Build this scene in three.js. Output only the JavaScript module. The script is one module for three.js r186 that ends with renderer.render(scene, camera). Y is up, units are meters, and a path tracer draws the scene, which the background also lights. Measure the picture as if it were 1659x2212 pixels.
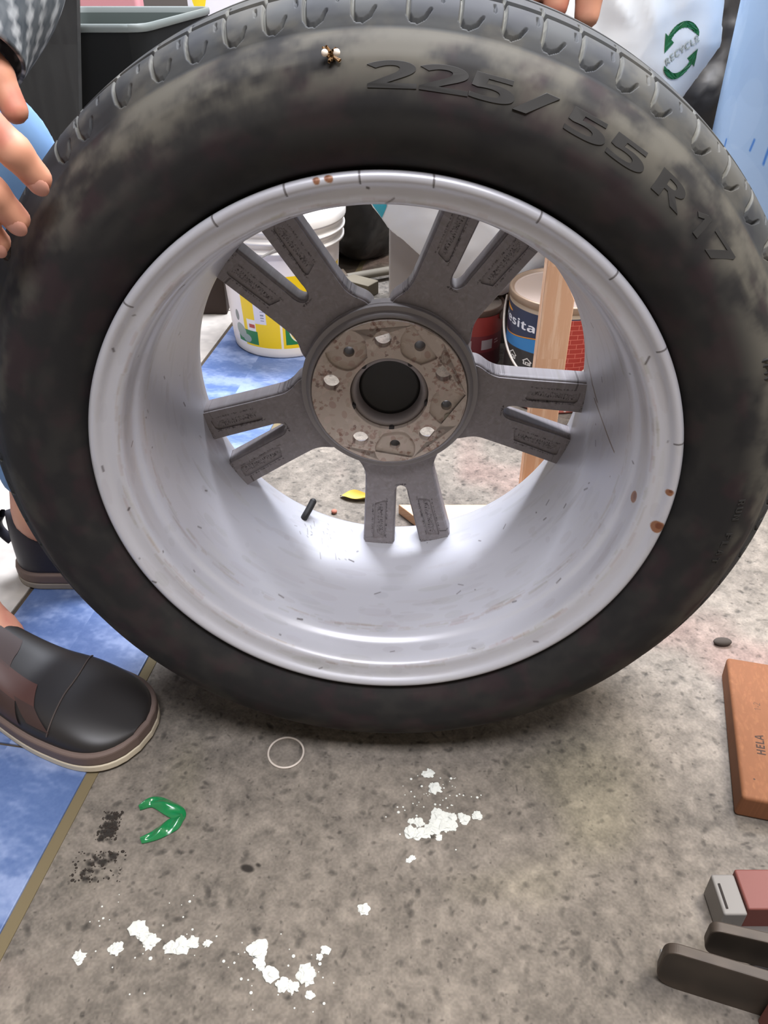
import * as THREE from 'three';
import { RoundedBoxGeometry } from 'three/addons/geometries/RoundedBoxGeometry.js';
import { TextGeometry } from 'three/addons/geometries/TextGeometry.js';
import { FontLoader } from 'three/addons/loaders/FontLoader.js';
import { RectAreaLightUniformsLib } from 'three/addons/lights/RectAreaLightUniformsLib.js';
import { mergeGeometries, toCreasedNormals } from 'three/addons/utils/BufferGeometryUtils.js';

// ---------------------------------------------------------------- camera, lights, exposure
RectAreaLightUniformsLib.init();
const scene = new THREE.Scene();
scene.background = new THREE.Color(0x000000);
const camera = new THREE.PerspectiveCamera(63.14, 1659 / 2212, 0.02, 30);
camera.position.set(0, 0.7145, 0);
camera.rotation.set(-36.5 * Math.PI / 180, 0, 0);
const renderer = new THREE.WebGLRenderer();
renderer.toneMapping = THREE.LinearToneMapping;
renderer.toneMappingExposure = 1.0;
renderer.shadowMap.enabled = true;
const LAMPS = [
  // x, z, width, depth, intensity, colour : flat ceiling panels of the workshop
  [1.15, -0.78, 0.7, 0.9, 30, 0xfffaf4, 'flat white square ceiling lamp above the paint cans'],
  [0.15, 0.35, 1.2, 0.6, 28, 0xf8f8ff, 'flat white oblong ceiling lamp near the front wall'],
  [0.10, -2.00, 1.6, 0.7, 60, 0xeef3ff, 'flat cool white oblong ceiling lamp near the back wall'],
];

// ---------------------------------------------------------------- helpers
function rng(seed) { let s = seed | 0; return () => { s = (s + 0x6d2b79f5) | 0; let t = Math.imul(s ^ (s >>> 15), 1 | s); t = (t + Math.imul(t ^ (t >>> 7), 61 | t)) ^ t; return ((t ^ (t >>> 14)) >>> 0) / 4294967296; }; }
const H3 = new Float32Array(65536); { const r = rng(7); for (let i = 0; i < 65536; i++) H3[i] = r(); }
const hash = (x, y, z) => H3[(Math.imul(x, 374761) + Math.imul(y, 668265) + Math.imul(z, 1274126) ^ Math.imul(x ^ y * 31, 97)) & 65535];
const sm = t => t * t * (3 - 2 * t), lerp = (a, b, t) => a + (b - a) * t, clamp = (x, a = 0, b = 1) => Math.min(b, Math.max(a, x));
const sstep = (a, b, x) => sm(clamp((x - a) / (b - a)));
function noise(x, y, z = 0) {
  const X = Math.floor(x), Y = Math.floor(y), Z = Math.floor(z), u = sm(x - X), v = sm(y - Y), w = sm(z - Z);
  const f = k => lerp(lerp(hash(X, Y, k), hash(X + 1, Y, k), u), lerp(hash(X, Y + 1, k), hash(X + 1, Y + 1, k), u), v);
  return lerp(f(Z), f(Z + 1), w);
}
function noise2(x, y) {
  const X = Math.floor(x), Y = Math.floor(y), u = sm(x - X), v = sm(y - Y);
  return lerp(lerp(hash(X, Y, 3), hash(X + 1, Y, 3), u), lerp(hash(X, Y + 1, 3), hash(X + 1, Y + 1, 3), u), v);
}
const fbm = (x, y, z, o = 4) => { let s = 0, a = .5, n = 0; for (let i = 0; i < o; i++) { s += a * noise(x, y, z); n += a; a *= .5; x *= 2.03; y *= 2.03; z *= 2.03; } return s / n; };
const taken = {};
function numbered(n) { if (!(n in taken)) { taken[n] = 0; return n; } taken[n]++; return n + '_' + String(taken[n]).padStart(3, '0'); }
function obj(name, geo, mat, parent = scene) {
  const m = new THREE.Mesh(geo, mat); m.name = parent === scene ? numbered(name) : name; m.castShadow = m.receiveShadow = true; parent.add(m); return m;
}
function tag(o, label, category, group, kind) { o.userData.label = label; if (category) o.userData.category = category; if (group) o.userData.group = group; if (kind) o.userData.kind = kind; return o; }
function thing(name, label, category, [x, y, z] = [0, 0, 0], turn = 0, group) { const g = new THREE.Group(); g.name = numbered(name); g.position.set(x, y, z); g.rotation.y = turn; scene.add(g); return tag(g, label, category, group); }
function struct(name, geo, mat, parent = scene) { const m = obj(name, geo, mat, parent); if (parent === scene) m.userData.kind = 'structure'; return m; }
const std = (color, roughness = .7, extra = {}) => new THREE.MeshStandardMaterial({ color, roughness, ...extra });
const box = (w, h, d, x = 0, y = 0, z = 0) => new THREE.BoxGeometry(w, h, d).translate(x, y, z);
const rbox = (w, h, d, r, x = 0, y = 0, z = 0, s = 3) => new RoundedBoxGeometry(w, h, d, s, r).translate(x, y, z);
const merge = l => mergeGeometries(l.map(g => { const n = g.index ? g.toNonIndexed() : g; for (const k of Object.keys(n.attributes)) if (!['position', 'normal', 'uv'].includes(k)) n.deleteAttribute(k); return n; }));
const V = (x, y, z) => new THREE.Vector3(x, y, z);
const curve = pts => new THREE.CatmullRomCurve3(pts.map(p => V(...p)), false, 'centripetal');
const tube = (pts, r, seg = 24, rad = 8) => new THREE.TubeGeometry(curve(pts), seg, r, rad);
function canvasTex(w, h, draw, srgb = true) {
  const c = document.createElement('canvas'); c.width = w; c.height = h; const g = c.getContext('2d'); draw(g, w, h);
  const t = new THREE.CanvasTexture(c); if (srgb) t.colorSpace = THREE.SRGBColorSpace; t.anisotropy = 8; return t;
}
function dataTex(w, h, fn, srgb, wrap = THREE.MirroredRepeatWrapping) {
  const d = new Uint8Array(w * h * 4); let i = 0; const o = [0, 0, 0];
  for (let y = 0; y < h; y++) for (let x = 0; x < w; x++) { fn(x, y, o); d[i++] = clamp(o[0], 0, 255); d[i++] = clamp(o[1], 0, 255); d[i++] = clamp(o[2], 0, 255); d[i++] = 255; }
  const t = new THREE.DataTexture(d, w, h); t.magFilter = THREE.LinearFilter; t.minFilter = THREE.LinearMipmapLinearFilter; t.generateMipmaps = true; t.wrapS = t.wrapT = wrap; if (srgb) t.colorSpace = THREE.SRGBColorSpace; t.needsUpdate = true; return t;
}
// surface of revolution about local z: profile of [r, z]; uv = (turn, place along the profile)
function revolve(prof, seg, closed = false) {
  const n = prof.length, pos = [], uv = [], idx = [];
  let L = [0]; for (let i = 1; i < n; i++) L.push(L[i - 1] + Math.hypot(prof[i][0] - prof[i - 1][0], prof[i][1] - prof[i - 1][1]));
  for (let i = 0; i < n; i++) for (let j = 0; j <= seg; j++) { const t = j / seg * 2 * Math.PI; pos.push(prof[i][0] * Math.cos(t), prof[i][0] * Math.sin(t), prof[i][1]); uv.push(j / seg, L[i] / L[n - 1]); }
  for (let i = 0; i < n - 1; i++) for (let j = 0; j < seg; j++) { const a = i * (seg + 1) + j, b = a + 1, c = a + seg + 1, d = c + 1; idx.push(a, c, b, b, c, d); }
  const g = new THREE.BufferGeometry(); g.setAttribute('position', new THREE.Float32BufferAttribute(pos, 3)); g.setAttribute('uv', new THREE.Float32BufferAttribute(uv, 2)); g.setIndex(idx); g.computeVertexNormals();
  const N = g.attributes.normal; for (let i = 0; i < n; i++) { const a = i * (seg + 1), b = a + seg; const v = V(N.getX(a) + N.getX(b), N.getY(a) + N.getY(b), N.getZ(a) + N.getZ(b)).normalize(); N.setXYZ(a, v.x, v.y, v.z); N.setXYZ(b, v.x, v.y, v.z); }
  return g;
}
// smooth profile through points
const spl = (pts, n) => { const c = new THREE.CatmullRomCurve3(pts.map(p => V(p[0], p[1], 0)), false, 'centripetal'); return c.getSpacedPoints(n).map(v => [v.x, v.y]); };
// lathe about y from [r, y]
const lathe = (pts, seg = 48) => { const g = new THREE.LatheGeometry(pts.map(p => new THREE.Vector2(p[0], p[1])), seg), p = g.attributes.position, u = g.attributes.uv, ys = pts.map(q => q[1]), a = Math.min(...ys), b = Math.max(...ys); if (b > a) for (let i = 0; i < p.count; i++) u.setY(i, (p.getY(i) - a) / (b - a)); return g; };
// surface nets of a signed distance field (negative inside)
function nets(f, mn, mx, cell) {
  const nx = Math.ceil((mx[0] - mn[0]) / cell) + 1, ny = Math.ceil((mx[1] - mn[1]) / cell) + 1, nz = Math.ceil((mx[2] - mn[2]) / cell) + 1;
  const F = new Float32Array(nx * ny * nz), id = (i, j, k) => (k * ny + j) * nx + i;
  for (let k = 0; k < nz; k++) for (let j = 0; j < ny; j++) for (let i = 0; i < nx; i++) F[id(i, j, k)] = f(mn[0] + i * cell, mn[1] + j * cell, mn[2] + k * cell);
  const vid = new Int32Array(nx * ny * nz).fill(-1), pos = [], nor = [], idx = [];
  const E = [[0, 1], [2, 3], [4, 5], [6, 7], [0, 2], [1, 3], [4, 6], [5, 7], [0, 4], [1, 5], [2, 6], [3, 7]], c = new Float32Array(8);
  for (let k = 0; k < nz - 1; k++) for (let j = 0; j < ny - 1; j++) for (let i = 0; i < nx - 1; i++) {
    let m = 0; for (let q = 0; q < 8; q++) { c[q] = F[id(i + (q & 1), j + (q >> 1 & 1), k + (q >> 2))]; if (c[q] < 0) m |= 1 << q; }
    if (m === 0 || m === 255) continue;
    let x = 0, y = 0, z = 0, n = 0;
    for (const [a, b] of E) if ((c[a] < 0) !== (c[b] < 0)) { const t = c[a] / (c[a] - c[b]); x += lerp(a & 1, b & 1, t); y += lerp(a >> 1 & 1, b >> 1 & 1, t); z += lerp(a >> 2, b >> 2, t); n++; }
    vid[id(i, j, k)] = pos.length / 3; const X = mn[0] + (i + x / n) * cell, Y = mn[1] + (j + y / n) * cell, Z = mn[2] + (k + z / n) * cell, e = cell * .6;
    pos.push(X, Y, Z); const g = V(f(X + e, Y, Z) - f(X - e, Y, Z), f(X, Y + e, Z) - f(X, Y - e, Z), f(X, Y, Z + e) - f(X, Y, Z - e)).normalize(); nor.push(g.x, g.y, g.z);
  }
  const quad = (a, b, c2, d, flip) => { if (a < 0 || b < 0 || c2 < 0 || d < 0) return; flip ? idx.push(a, c2, b, a, d, c2) : idx.push(a, b, c2, a, c2, d); };
  for (let k = 1; k < nz - 1; k++) for (let j = 1; j < ny - 1; j++) for (let i = 1; i < nx - 1; i++) {
    const s = F[id(i, j, k)] < 0;
    if (s !== F[id(i + 1, j, k)] < 0) quad(vid[id(i, j - 1, k - 1)], vid[id(i, j, k - 1)], vid[id(i, j, k)], vid[id(i, j - 1, k)], !s);
    if (s !== F[id(i, j + 1, k)] < 0) quad(vid[id(i - 1, j, k - 1)], vid[id(i - 1, j, k)], vid[id(i, j, k)], vid[id(i, j, k - 1)], !s);
    if (s !== F[id(i, j, k + 1)] < 0) quad(vid[id(i - 1, j - 1, k)], vid[id(i, j - 1, k)], vid[id(i, j, k)], vid[id(i - 1, j, k)], !s);
  }
  const g = new THREE.BufferGeometry(); g.setAttribute('position', new THREE.Float32BufferAttribute(pos, 3)); g.setAttribute('normal', new THREE.Float32BufferAttribute(nor, 3));
  g.setAttribute('uv', new THREE.Float32BufferAttribute(new Float32Array(pos.length / 3 * 2), 2)); g.setIndex(idx); return g;
}
function caps(list) { // list of [a, ra, b, rb]; smooth union of tapered capsules
  const B = list.map(([a, ra, b, rb]) => { const d = [b[0] - a[0], b[1] - a[1], b[2] - a[2]]; return [a, d, d[0] * d[0] + d[1] * d[1] + d[2] * d[2] || 1e-9, ra, rb]; });
  return (x, y, z, k = .02) => {
    let D = 1e3;
    for (const [a, d, q, ra, rb] of B) {
      const px = x - a[0], py = y - a[1], pz = z - a[2], t = clamp((px * d[0] + py * d[1] + pz * d[2]) / q);
      const e = Math.hypot(px - t * d[0], py - t * d[1], pz - t * d[2]) - lerp(ra, rb, t);
      const h = Math.max(k - Math.abs(D - e), 0) / k; D = Math.min(D, e) - h * h * k * .25;
    }
    return D;
  };
}
function paint(geo, fn) { const p = geo.attributes.position, c = new Float32Array(p.count * 3), o = [0, 0, 0]; for (let i = 0; i < p.count; i++) { fn(p.getX(i), p.getY(i), p.getZ(i), o); c.set(o, i * 3); } geo.setAttribute('color', new THREE.BufferAttribute(c, 3)); return geo; }
const lin = hex => { const c = new THREE.Color(hex); return [c.r, c.g, c.b]; };
const mix3 = (a, b, t, o) => { for (let i = 0; i < 3; i++) o[i] = lerp(a[i], b[i], t); return o; };
const fonts = { bold: await new FontLoader().loadAsync('fonts/droid/droid_sans_bold.typeface.json') };

// ---------------------------------------------------------------- the room
const concrete = { map: null, bump: null };
{
  // 2.2 m of floor to one texture; x from -0.8, z from -2.0
  const N = 2048, S = 2.2, r = rng(11), pits = new Float32Array(N * N), tone = new Float32Array(N * N), col = [new Float32Array(N * N), new Float32Array(N * N)];
  const blot = (A, cx, cy, rx, ry, rot, v) => { const R = Math.ceil(Math.max(rx, ry)) + 1, c = Math.cos(rot), s = Math.sin(rot); for (let j = -R; j <= R; j++) for (let i = -R; i <= R; i++) { const u = (i * c + j * s) / rx, w = (-i * s + j * c) / ry, d = u * u + w * w; if (d < 1) { const X = (cx + i) | 0, Y = (cy + j) | 0; if (X >= 0 && Y >= 0 && X < N && Y < N) A[Y * N + X] += v * (1 - d); } } };
  for (let k = 0; k < 34000; k++) { const a = .8 + 2.6 * r() ** 3; blot(pits, r() * N, r() * N, a * (1 + r() * 1.6), a, r() * 3.14, .35 + .65 * r()); }
  for (let k = 0; k < 380; k++) { const a = .9 + 1.1 * r(); blot(pits, r() * N, r() * N, a * (2 + 3 * r()), a * .8, r() * 3.14, 1); }
  for (let k = 0; k < 5200; k++) { const a = 2 + 6 * r() * r(); blot(tone, r() * N, r() * N, a * 1.6, a, r() * 3.14, r() < .55 ? .5 : -.3); }
  const px = (x, z) => [(x + .8) / S * N, (z + 2.0) / S * N];
  // dark dirt near the green plastic strip
  for (let k = 0; k < 90; k++) { const q = r() < .6 ? [-.262 + .012 * (r() - .5), -.462 + .03 * (r() - .5)] : [-.262 + .03 * (r() - .5), -.42 + .026 * (r() - .5)]; const [x, y] = px(...q); blot(col[1], x, y, 1.5 + 3.5 * r(), 1 + 2.5 * r(), r() * 3.14, .75); }
  { const [x, y] = px(-.125, -.418); blot(col[1], x, y, 7, 4, .3, 1.6); blot(col[1], x + 9, y - 3, 3, 2, .5, 1); }
  const map = dataTex(N, N, (x, y, o) => {
    const i = y * N + x, X = x / N * S, Y = y / N * S;
    const big = noise2(X * 5, Y * 5) * .55 + noise2(X * 13 + 9, Y * 13) * .45, mid = noise2(X * 60, Y * 60) * .5 + noise2(X * 140, Y * 140) * .5, fine = noise2(x * .7, y * .7), warm = noise2(X * 4 + 31, Y * 4 + 7) * .6 + noise2(X * 15, Y * 15 + 40) * .4;
    let v = 113 + (big - .5) * 34 + (mid - .5) * 42 + (fine - .5) * 22 + tone[i] * 16;
    v -= Math.min(pits[i], 1.2) * 34;
    const w = (warm - .5) * 2, green = .5 * sstep(.35, .8, -w), red = sstep(.3, .8, w);
    o[0] = v * (1.02 + red * .04); o[1] = v * (.955 - red * .05 + green * .01); o[2] = v * (.875 - red * .04 - green * .09);
    const d = clamp(col[1][i]); for (let k = 0; k < 3; k++) o[k] = lerp(o[k], 34 - 4 * k, d * .9);
  }, true);
  const bump = dataTex(N, N, (x, y, o) => { const i = y * N + x, X = x / N * S, Y = y / N * S; const b = 150 + (noise2(X * 60, Y * 60) - .5) * 60 + (noise2(X * 230, Y * 230) - .5) * 50 + (noise2(x * .8, y * .8) - .5) * 24 - Math.min(pits[i], 1.3) * 85 + tone[i] * 22; o[0] = o[1] = o[2] = b; }, false);
  concrete.mat = std(0xffffff, .93, { map, bumpMap: bump, bumpScale: .003 });
  concrete.uv = g => { const p = g.attributes.position, u = g.attributes.uv; for (let i = 0; i < p.count; i++) u.setXY(i, (p.getX(i) + .8) / S, (p.getZ(i) + 2.0) / S); return g; };
}
const W = { x0: -1.9, x1: 1.9, z0: -2.6, z1: 2.0, h: 2.5, t: .12 };
struct('floor', concrete.uv(box(W.x1 - W.x0 + .24, .1, W.z1 - W.z0 + .24, 0, -.05, (W.z0 + W.z1) / 2)), concrete.mat);
{
  const plaster = std(0x8d867b, .9, { bumpMap: dataTex(256, 256, (x, y, o) => { o[0] = o[1] = o[2] = 255 * (noise2(x * .09, y * .09) * .6 + noise2(x * .5, y * .5) * .4); }, false, THREE.RepeatWrapping), bumpScale: .002 });
  const dark = std(0x4d4742, .92);
  const L = W.z1 - W.z0, Wd = W.x1 - W.x0, cz = (W.z0 + W.z1) / 2;
  struct('wall_back', box(Wd + .24, W.h, W.t, 0, W.h / 2, W.z0 - W.t / 2), dark);
  struct('wall_front', box(Wd + .24, W.h, W.t, 0, W.h / 2, W.z1 + W.t / 2), plaster);
  struct('wall_left', box(W.t, W.h, L, W.x0 - W.t / 2, W.h / 2, cz), plaster);
  struct('wall_right', box(W.t, W.h, L, W.x1 + W.t / 2, W.h / 2, cz), plaster);
  struct('ceiling', box(Wd + .24, .1, L + .24, 0, W.h + .05, cz), std(0xa8a39b, .9));
}
for (const [x, z, w, d, I, c, label] of LAMPS) {
  const t = thing('ceiling_lamp', label, 'lamp', [x, W.h - .03, z]);
  obj('housing', rbox(w + .03, .03, d + .03, .008, 0, .015, 0), std(0xe8e8e6, .5), t);
  obj('diffuser', box(w, .006, d, 0, -.001, 0), new THREE.MeshStandardMaterial({ color: 0xffffff, emissive: c, emissiveIntensity: 1.5, roughness: .6 }), t);
  const l = new THREE.RectAreaLight(c, I, w, d); l.position.set(x, W.h - .04, z); l.rotation.x = -Math.PI / 2; scene.add(l);
}
// tiles laid along the edge of the concrete: one row of blue, one row of pale ones beyond
{
  const A = [-.328, -.356], D = [-.163, 1]; // the edge: x = -.328 - .163 * (z + .356)... runs away from the camera to the right
  const dir = V(.1645, 0, -.9864).normalize(), lft = V(-.9864, 0, -.1645).normalize(), O = V(-.328, 0, -.356);
  const turn = Math.atan2(-dir.x, -dir.z);
  const glaze = dataTex(512, 512, (x, y, o) => { const a = noise2(x * .011, y * .03) * .5 + noise2(x * .035 + 5, y * .07) * .3 + noise2(x * .16, y * .22) * .2, k = sstep(.3, .75, a), s = noise2(x * .5, y * .5); o[0] = lerp(78, 128, k) + s * 8; o[1] = lerp(100, 144, k) + s * 8; o[2] = lerp(146, 182, k) + s * 6; }, true, THREE.RepeatWrapping);
  const blue = new THREE.MeshPhysicalMaterial({ map: glaze, roughness: .38, clearcoat: .35, clearcoatRoughness: .25 });
  const paleMap = dataTex(256, 256, (x, y, o) => { const a = noise2(x * .03, y * .03) * .6 + noise2(x * .2, y * .2) * .4; o[0] = 158 + a * 46; o[1] = 152 + a * 44; o[2] = 146 + a * 40; }, true, THREE.RepeatWrapping);
  const pale = new THREE.MeshPhysicalMaterial({ map: paleMap, roughness: .4, clearcoat: .3, clearcoatRoughness: .3 });
  const uvTop = g => { const p = g.attributes.position, u = g.attributes.uv; for (let i = 0; i < p.count; i++) u.setXY(i, p.getX(i) / .45, p.getZ(i) / .45); return g; };
  const fl = new THREE.Group(); fl.name = 'floor_tiling'; fl.userData.kind = 'structure'; scene.add(fl); fl.position.copy(O); fl.rotation.y = turn;
  // local frame: -z runs along the edge, -x to the left of it
  const joints = [.62, .14, -.185, -.69, -1.235], w = .19;
  const mort = std(0x6f6349, .95), put = (x, z, ww, l, m) => { const h = .006, t = obj('tile', uvTop(rbox(ww, h, l, .0012, 0, 0, 0, 2)), m, fl); t.position.set(x, h / 2 - .0025, z); };
  for (let i = 0; i + 1 < joints.length; i++) { const a = joints[i] - .0015, b = joints[i + 1] + .0015; put(-w / 2, (a + b) / 2, w, a - b, blue); }
  const pj = [.7, .38, -.02, -.34, -.66, -.99, -1.31, -1.64, -1.97, -2.3];
  for (let c = 0; c < 3; c++) for (let i = 0; i + 1 < pj.length; i++) { const a = pj[i] - .002, b = pj[i + 1] + .002, ww = .325; put(-w - .006 - ww / 2 - c * (ww + .005), (a + b) / 2, ww, a - b, pale); }
  const mg = box(1.24, .002, 3.0, -.61, .0, -.8); obj('mortar_bed', mg, std(0x4a4034, .95), fl);
  { const g = box(.012, .0022, 3.0, .0055, .0, -.8); obj('mortar_edge', g, mort, fl); }
}

// ---------------------------------------------------------------- the wheel
{
  const bx = V(.99886345, .02835137, .03831468), by = V(-.02705355, .9990564, -.03397681), n = V(-.03924181, .03290164, .99868792);
  const C = V(-.00112, .33911, -.5496), OY = .3367, OZ = .107;
  const wheel = thing('car_wheel', 'car wheel with black tyre and bare silver alloy rim standing upright on the concrete', 'wheel');
  wheel.position.copy(C).addScaledVector(by, -OY).addScaledVector(n, -OZ);
  wheel.quaternion.setFromRotationMatrix(new THREE.Matrix4().makeBasis(bx, by, n));
  const put = (name, geo, mat, parent = wheel) => obj(name, geo.translate(0, OY, OZ), mat, parent);
  const polar = (r, deg) => [r * Math.cos(deg * Math.PI / 180), r * Math.sin(deg * Math.PI / 180)];
  const m = -.107;
  // --- tyre
  const half = [[.2255, -.0135], [.2325, -.0125], [.2350, -.0085], [.2385, -.003], [.2445, .0025], [.2535, .0075], [.2640, .0105], [.2760, .0108], [.2880, .0072], [.2985, .0008], [.3065, -.0075], [.3115, -.0145]];
  const tread = [[.3132, -.0165], [.3165, -.0192], [.3210, -.0232], [.3256, -.0293], [.3290, -.0375], [.3318, -.050], [.3342, -.070], [.3358, -.092], [.3363, -.107]];
  const sideP = spl(half, 34), trP = spl(tread, 110);
  const near = [...sideP, ...trP], mir = near.slice(0, -1).reverse().filter((p, i) => i % 6 === 0 || i < 2).map(([r, a]) => [r, 2 * m - a]);
  const P = [...near, ...mir], SEG = 3200, nS = sideP.length, ang = [131.2, 127.2, 121.0, 115.5, 110.9, 106.2, 101.6, 97.1, 91.8, 85.8, 80.1, 75.3, 70.8, 66.2, 61.4, 56.5, 49.9, 44.1, 38.9];
  for (let a = 33.4; a > -223; a -= 5.35 + ((ang.length % 3) - 1) * .6) ang.push(a);
  const ss = [0]; for (let i = 1; i < P.length; i++) ss.push(ss[i - 1] + Math.hypot(P[i][0] - P[i - 1][0], P[i][1] - P[i - 1][1]));
  const s0 = ss[nS], mid = ss[near.length - 1], pos = new Float32Array(P.length * SEG * 3), colr = new Float32Array(P.length * SEG * 3), idx = [];
  const J = [[-.001, .06], [0, .03], [0, .0085], [.002, .0045], [.006, .0035], [.0105, .0065], [.0135, .0125]], sip = [[.021, .020], [.0205, .030]];
  const segd = (x, y, a, b) => { const dx = b[0] - a[0], dy = b[1] - a[1], t = clamp(((x - a[0]) * dx + (y - a[1]) * dy) / (dx * dx + dy * dy)); return Math.hypot(x - a[0] - t * dx, y - a[1] - t * dy); };
  const radA = ang.map(a => a * Math.PI / 180);
  const rub = lin(0x201f1f), dust = lin(0x55524a), pale = lin(0x77766e), redd = lin(0x2a2022), green = lin(0x32363a);
  const tmp = [0, 0, 0];
  for (let i = 0; i < P.length; i++) for (let j = 0; j < SEG; j++) {
    const th = j / SEG * 2 * Math.PI; let [r, a] = P[i], dr = 0, da = 0; const k = (i * SEG + j) * 3;
    const x = Math.cos(th), y = Math.sin(th); let c;
    // skin colour: patches of dried dust on the rubber
    const p1 = fbm(x * 11 + 3, y * 11, r * 80, 6), p2 = fbm(x * 12, y * 12 + 7, r * 70 + 4, 4);
    c = mix3(rub, redd, sstep(.45, .7, p2), tmp).slice(); c = mix3(c, dust, sstep(.40, .72, p1 + .10 * sstep(.5, .9, x * .63 + y * .77)) * (.10 + .85 * sstep(.27, .30, r) * (.35 + .65 * sstep(-.3, .6, x * .4 + y * .9))), tmp).slice();
    const sl = Math.min(ss[i] - s0, 2 * mid - s0 - ss[i]);
    if (sl >= -.001) { // shoulder and tread
      c = mix3(c, green, .35 + .4 * sstep(.4, .6, p2), tmp).slice();
      let best = 1, hook = 1, ps = 1;
      for (const g of radA) { let d = g - th; d = ((d + Math.PI) % (2 * Math.PI) + 2 * Math.PI) % (2 * Math.PI) - Math.PI; const u = d * r; if (u < -.012 || u > .034) continue; for (let q = 0; q < 2; q++) best = Math.min(best, segd(u, sl, J[q], J[q + 1])); for (let q = 2; q < 6; q++) hook = Math.min(hook, segd(u, sl, J[q], J[q + 1])); ps = Math.min(ps, segd(u, sl, ...sip)); }
      const g = Math.max(1 - sstep(.0005, .0013, best), 1 - sstep(.0004, .0012, hook)), g2 = 1 - sstep(.0003, .0009, ps);
      dr -= .0034 * g + .002 * g2;
      if (best < .003 && sl > .006) c = mix3(c, pale, (1 - sstep(.0008, .0015, best)) * (.45 + .45 * noise(x * 90, y * 90, sl * 300)), tmp).slice();
      for (const q of [.055, .018]) { const dd = Math.abs(Math.abs(a - m) - q); dr -= .0055 * (1 - sstep(.0035, .0048, dd)); }
    }
    // fine line where the sidewall meets the shoulder, rings on the sidewall
    if (a > m) { dr -= .0006 * (1 - sstep(.0004, .0012, Math.abs(ss[i] - s0 + .001))); da += .0004 * (sstep(.2700, .2706, r) - sstep(.3008, .3014, r)); }
    r += dr; pos[k] = r * x; pos[k + 1] = r * y; pos[k + 2] = a + (a > m ? da : -da); colr.set(c, k);
  }
  for (let i = 0; i < P.length - 1; i++) for (let j = 0; j < SEG; j++) { const a = i * SEG + j, b = i * SEG + (j + 1) % SEG, c = a + SEG, d = b + SEG; idx.push(a, b, c, b, d, c); }
  const tg = new THREE.BufferGeometry(); tg.setAttribute('position', new THREE.BufferAttribute(pos, 3)); tg.setAttribute('color', new THREE.BufferAttribute(colr, 3)); tg.setIndex(idx); tg.computeVertexNormals();
  const rubber = new THREE.MeshPhysicalMaterial({ vertexColors: true, roughness: .8, specularIntensity: .6 });
  const tyre = tag(put('tyre', tg, rubber), 'worn black tyre with dusty sidewall and curved shoulder grooves');
  // raised lettering, wrapped on the sidewall
  const sideA = r => { for (let i = 1; i < sideP.length; i++) if (sideP[i][0] >= r) { const t = (r - sideP[i - 1][0]) / (sideP[i][0] - sideP[i - 1][0]); return lerp(sideP[i - 1][1], sideP[i][1], t) + (r > .2706 && r < .3008 ? .0004 : 0); } return 0; };
  const raised = new THREE.MeshPhysicalMaterial({ color: 0x272625, roughness: .72, specularIntensity: .7 });
  function letter(name, ch, deg, rIn, h, wid, up, lift) {
    const g = new TextGeometry(ch, { font: fonts.bold, size: 1, depth: 1, curveSegments: 6, bevelEnabled: false }); g.computeBoundingBox(); const b = g.boundingBox, p = g.attributes.position;
    const sx = wid / (b.max.x - b.min.x), sy = h / (b.max.y - b.min.y), cx = (b.min.x + b.max.x) / 2;
    for (let i = 0; i < p.count; i++) { const X = (p.getX(i) - cx) * sx, Y = (p.getY(i) - b.min.y) * sy, r = rIn + Y, t = deg * Math.PI / 180 - X / (rIn + h / 2); p.setXYZ(i, r * Math.cos(t), r * Math.sin(t), sideA(r) - .0012 + p.getZ(i) * (.0012 + lift)); }
    return put(name, toCreasedNormals(g, .6), raised, tyre);
  }
  for (const [ch, deg, w] of [['2', 87.2, .030], ['2', 81.0, .030], ['5', 75.2, .028], ['/', 69.8, .026], ['5', 62.9, .028], ['5', 56.8, .028], ['R', 49.3, .026], ['1', 43.6, .012], ['7', 38.8, .024]]) letter('raised_character', ch, deg, .2835, .0135, w, 1, ch === '/' ? .0014 : .0007);
  'RUN'.split('').forEach((ch, i) => letter('raised_small_character', ch, -3.0 - i * 1.45, .2785, .0058, .0052, 1, .0006));
  'FLAT'.split('').forEach((ch, i) => letter('raised_small_character', ch, -9.6 - i * 1.75, .2785, .0058, .0052, 1, .0006));
  { // round raised mark
    const [x, y] = polar(.292, 19.3); const g = new THREE.TorusGeometry(.0075, .0012, 8, 40).translate(x, y, sideA(.292)); put('raised_ring_mark', g, raised, tyre);
    put('raised_ring_core', new THREE.TorusGeometry(.0032, .001, 8, 24).translate(x, y, sideA(.292)), raised, tyre);
  }
  { // brown burr stuck on the sidewall
    const r = rng(5), [x, y] = polar(.3005, 94.2), g = []; for (let k = 0; k < 16; k++) { const d = V(r() - .5, r() - .5, r() * .7 + .1).normalize().multiplyScalar(.004 + .004 * r()); g.push(tube([[x, y, -.002], [x + d.x * .5, y + d.y * .6, d.z * .5], [x + d.x, y + d.y, d.z]], .0006 + .0005 * r(), 4, 5)); }
    const b = put('burr', merge(g), std(0x8a6a44, .85), tyre); tag(b, 'small brown spiky burr stuck to the sidewall');
    put('burr_seed', merge([new THREE.SphereGeometry(.0021, 10, 8).translate(x - .0035, y + .002, .005), new THREE.SphereGeometry(.0022, 10, 8).translate(x + .0035, y + .002, .005)]), std(0xe3d6c6, .6), tyre);
  }
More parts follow.
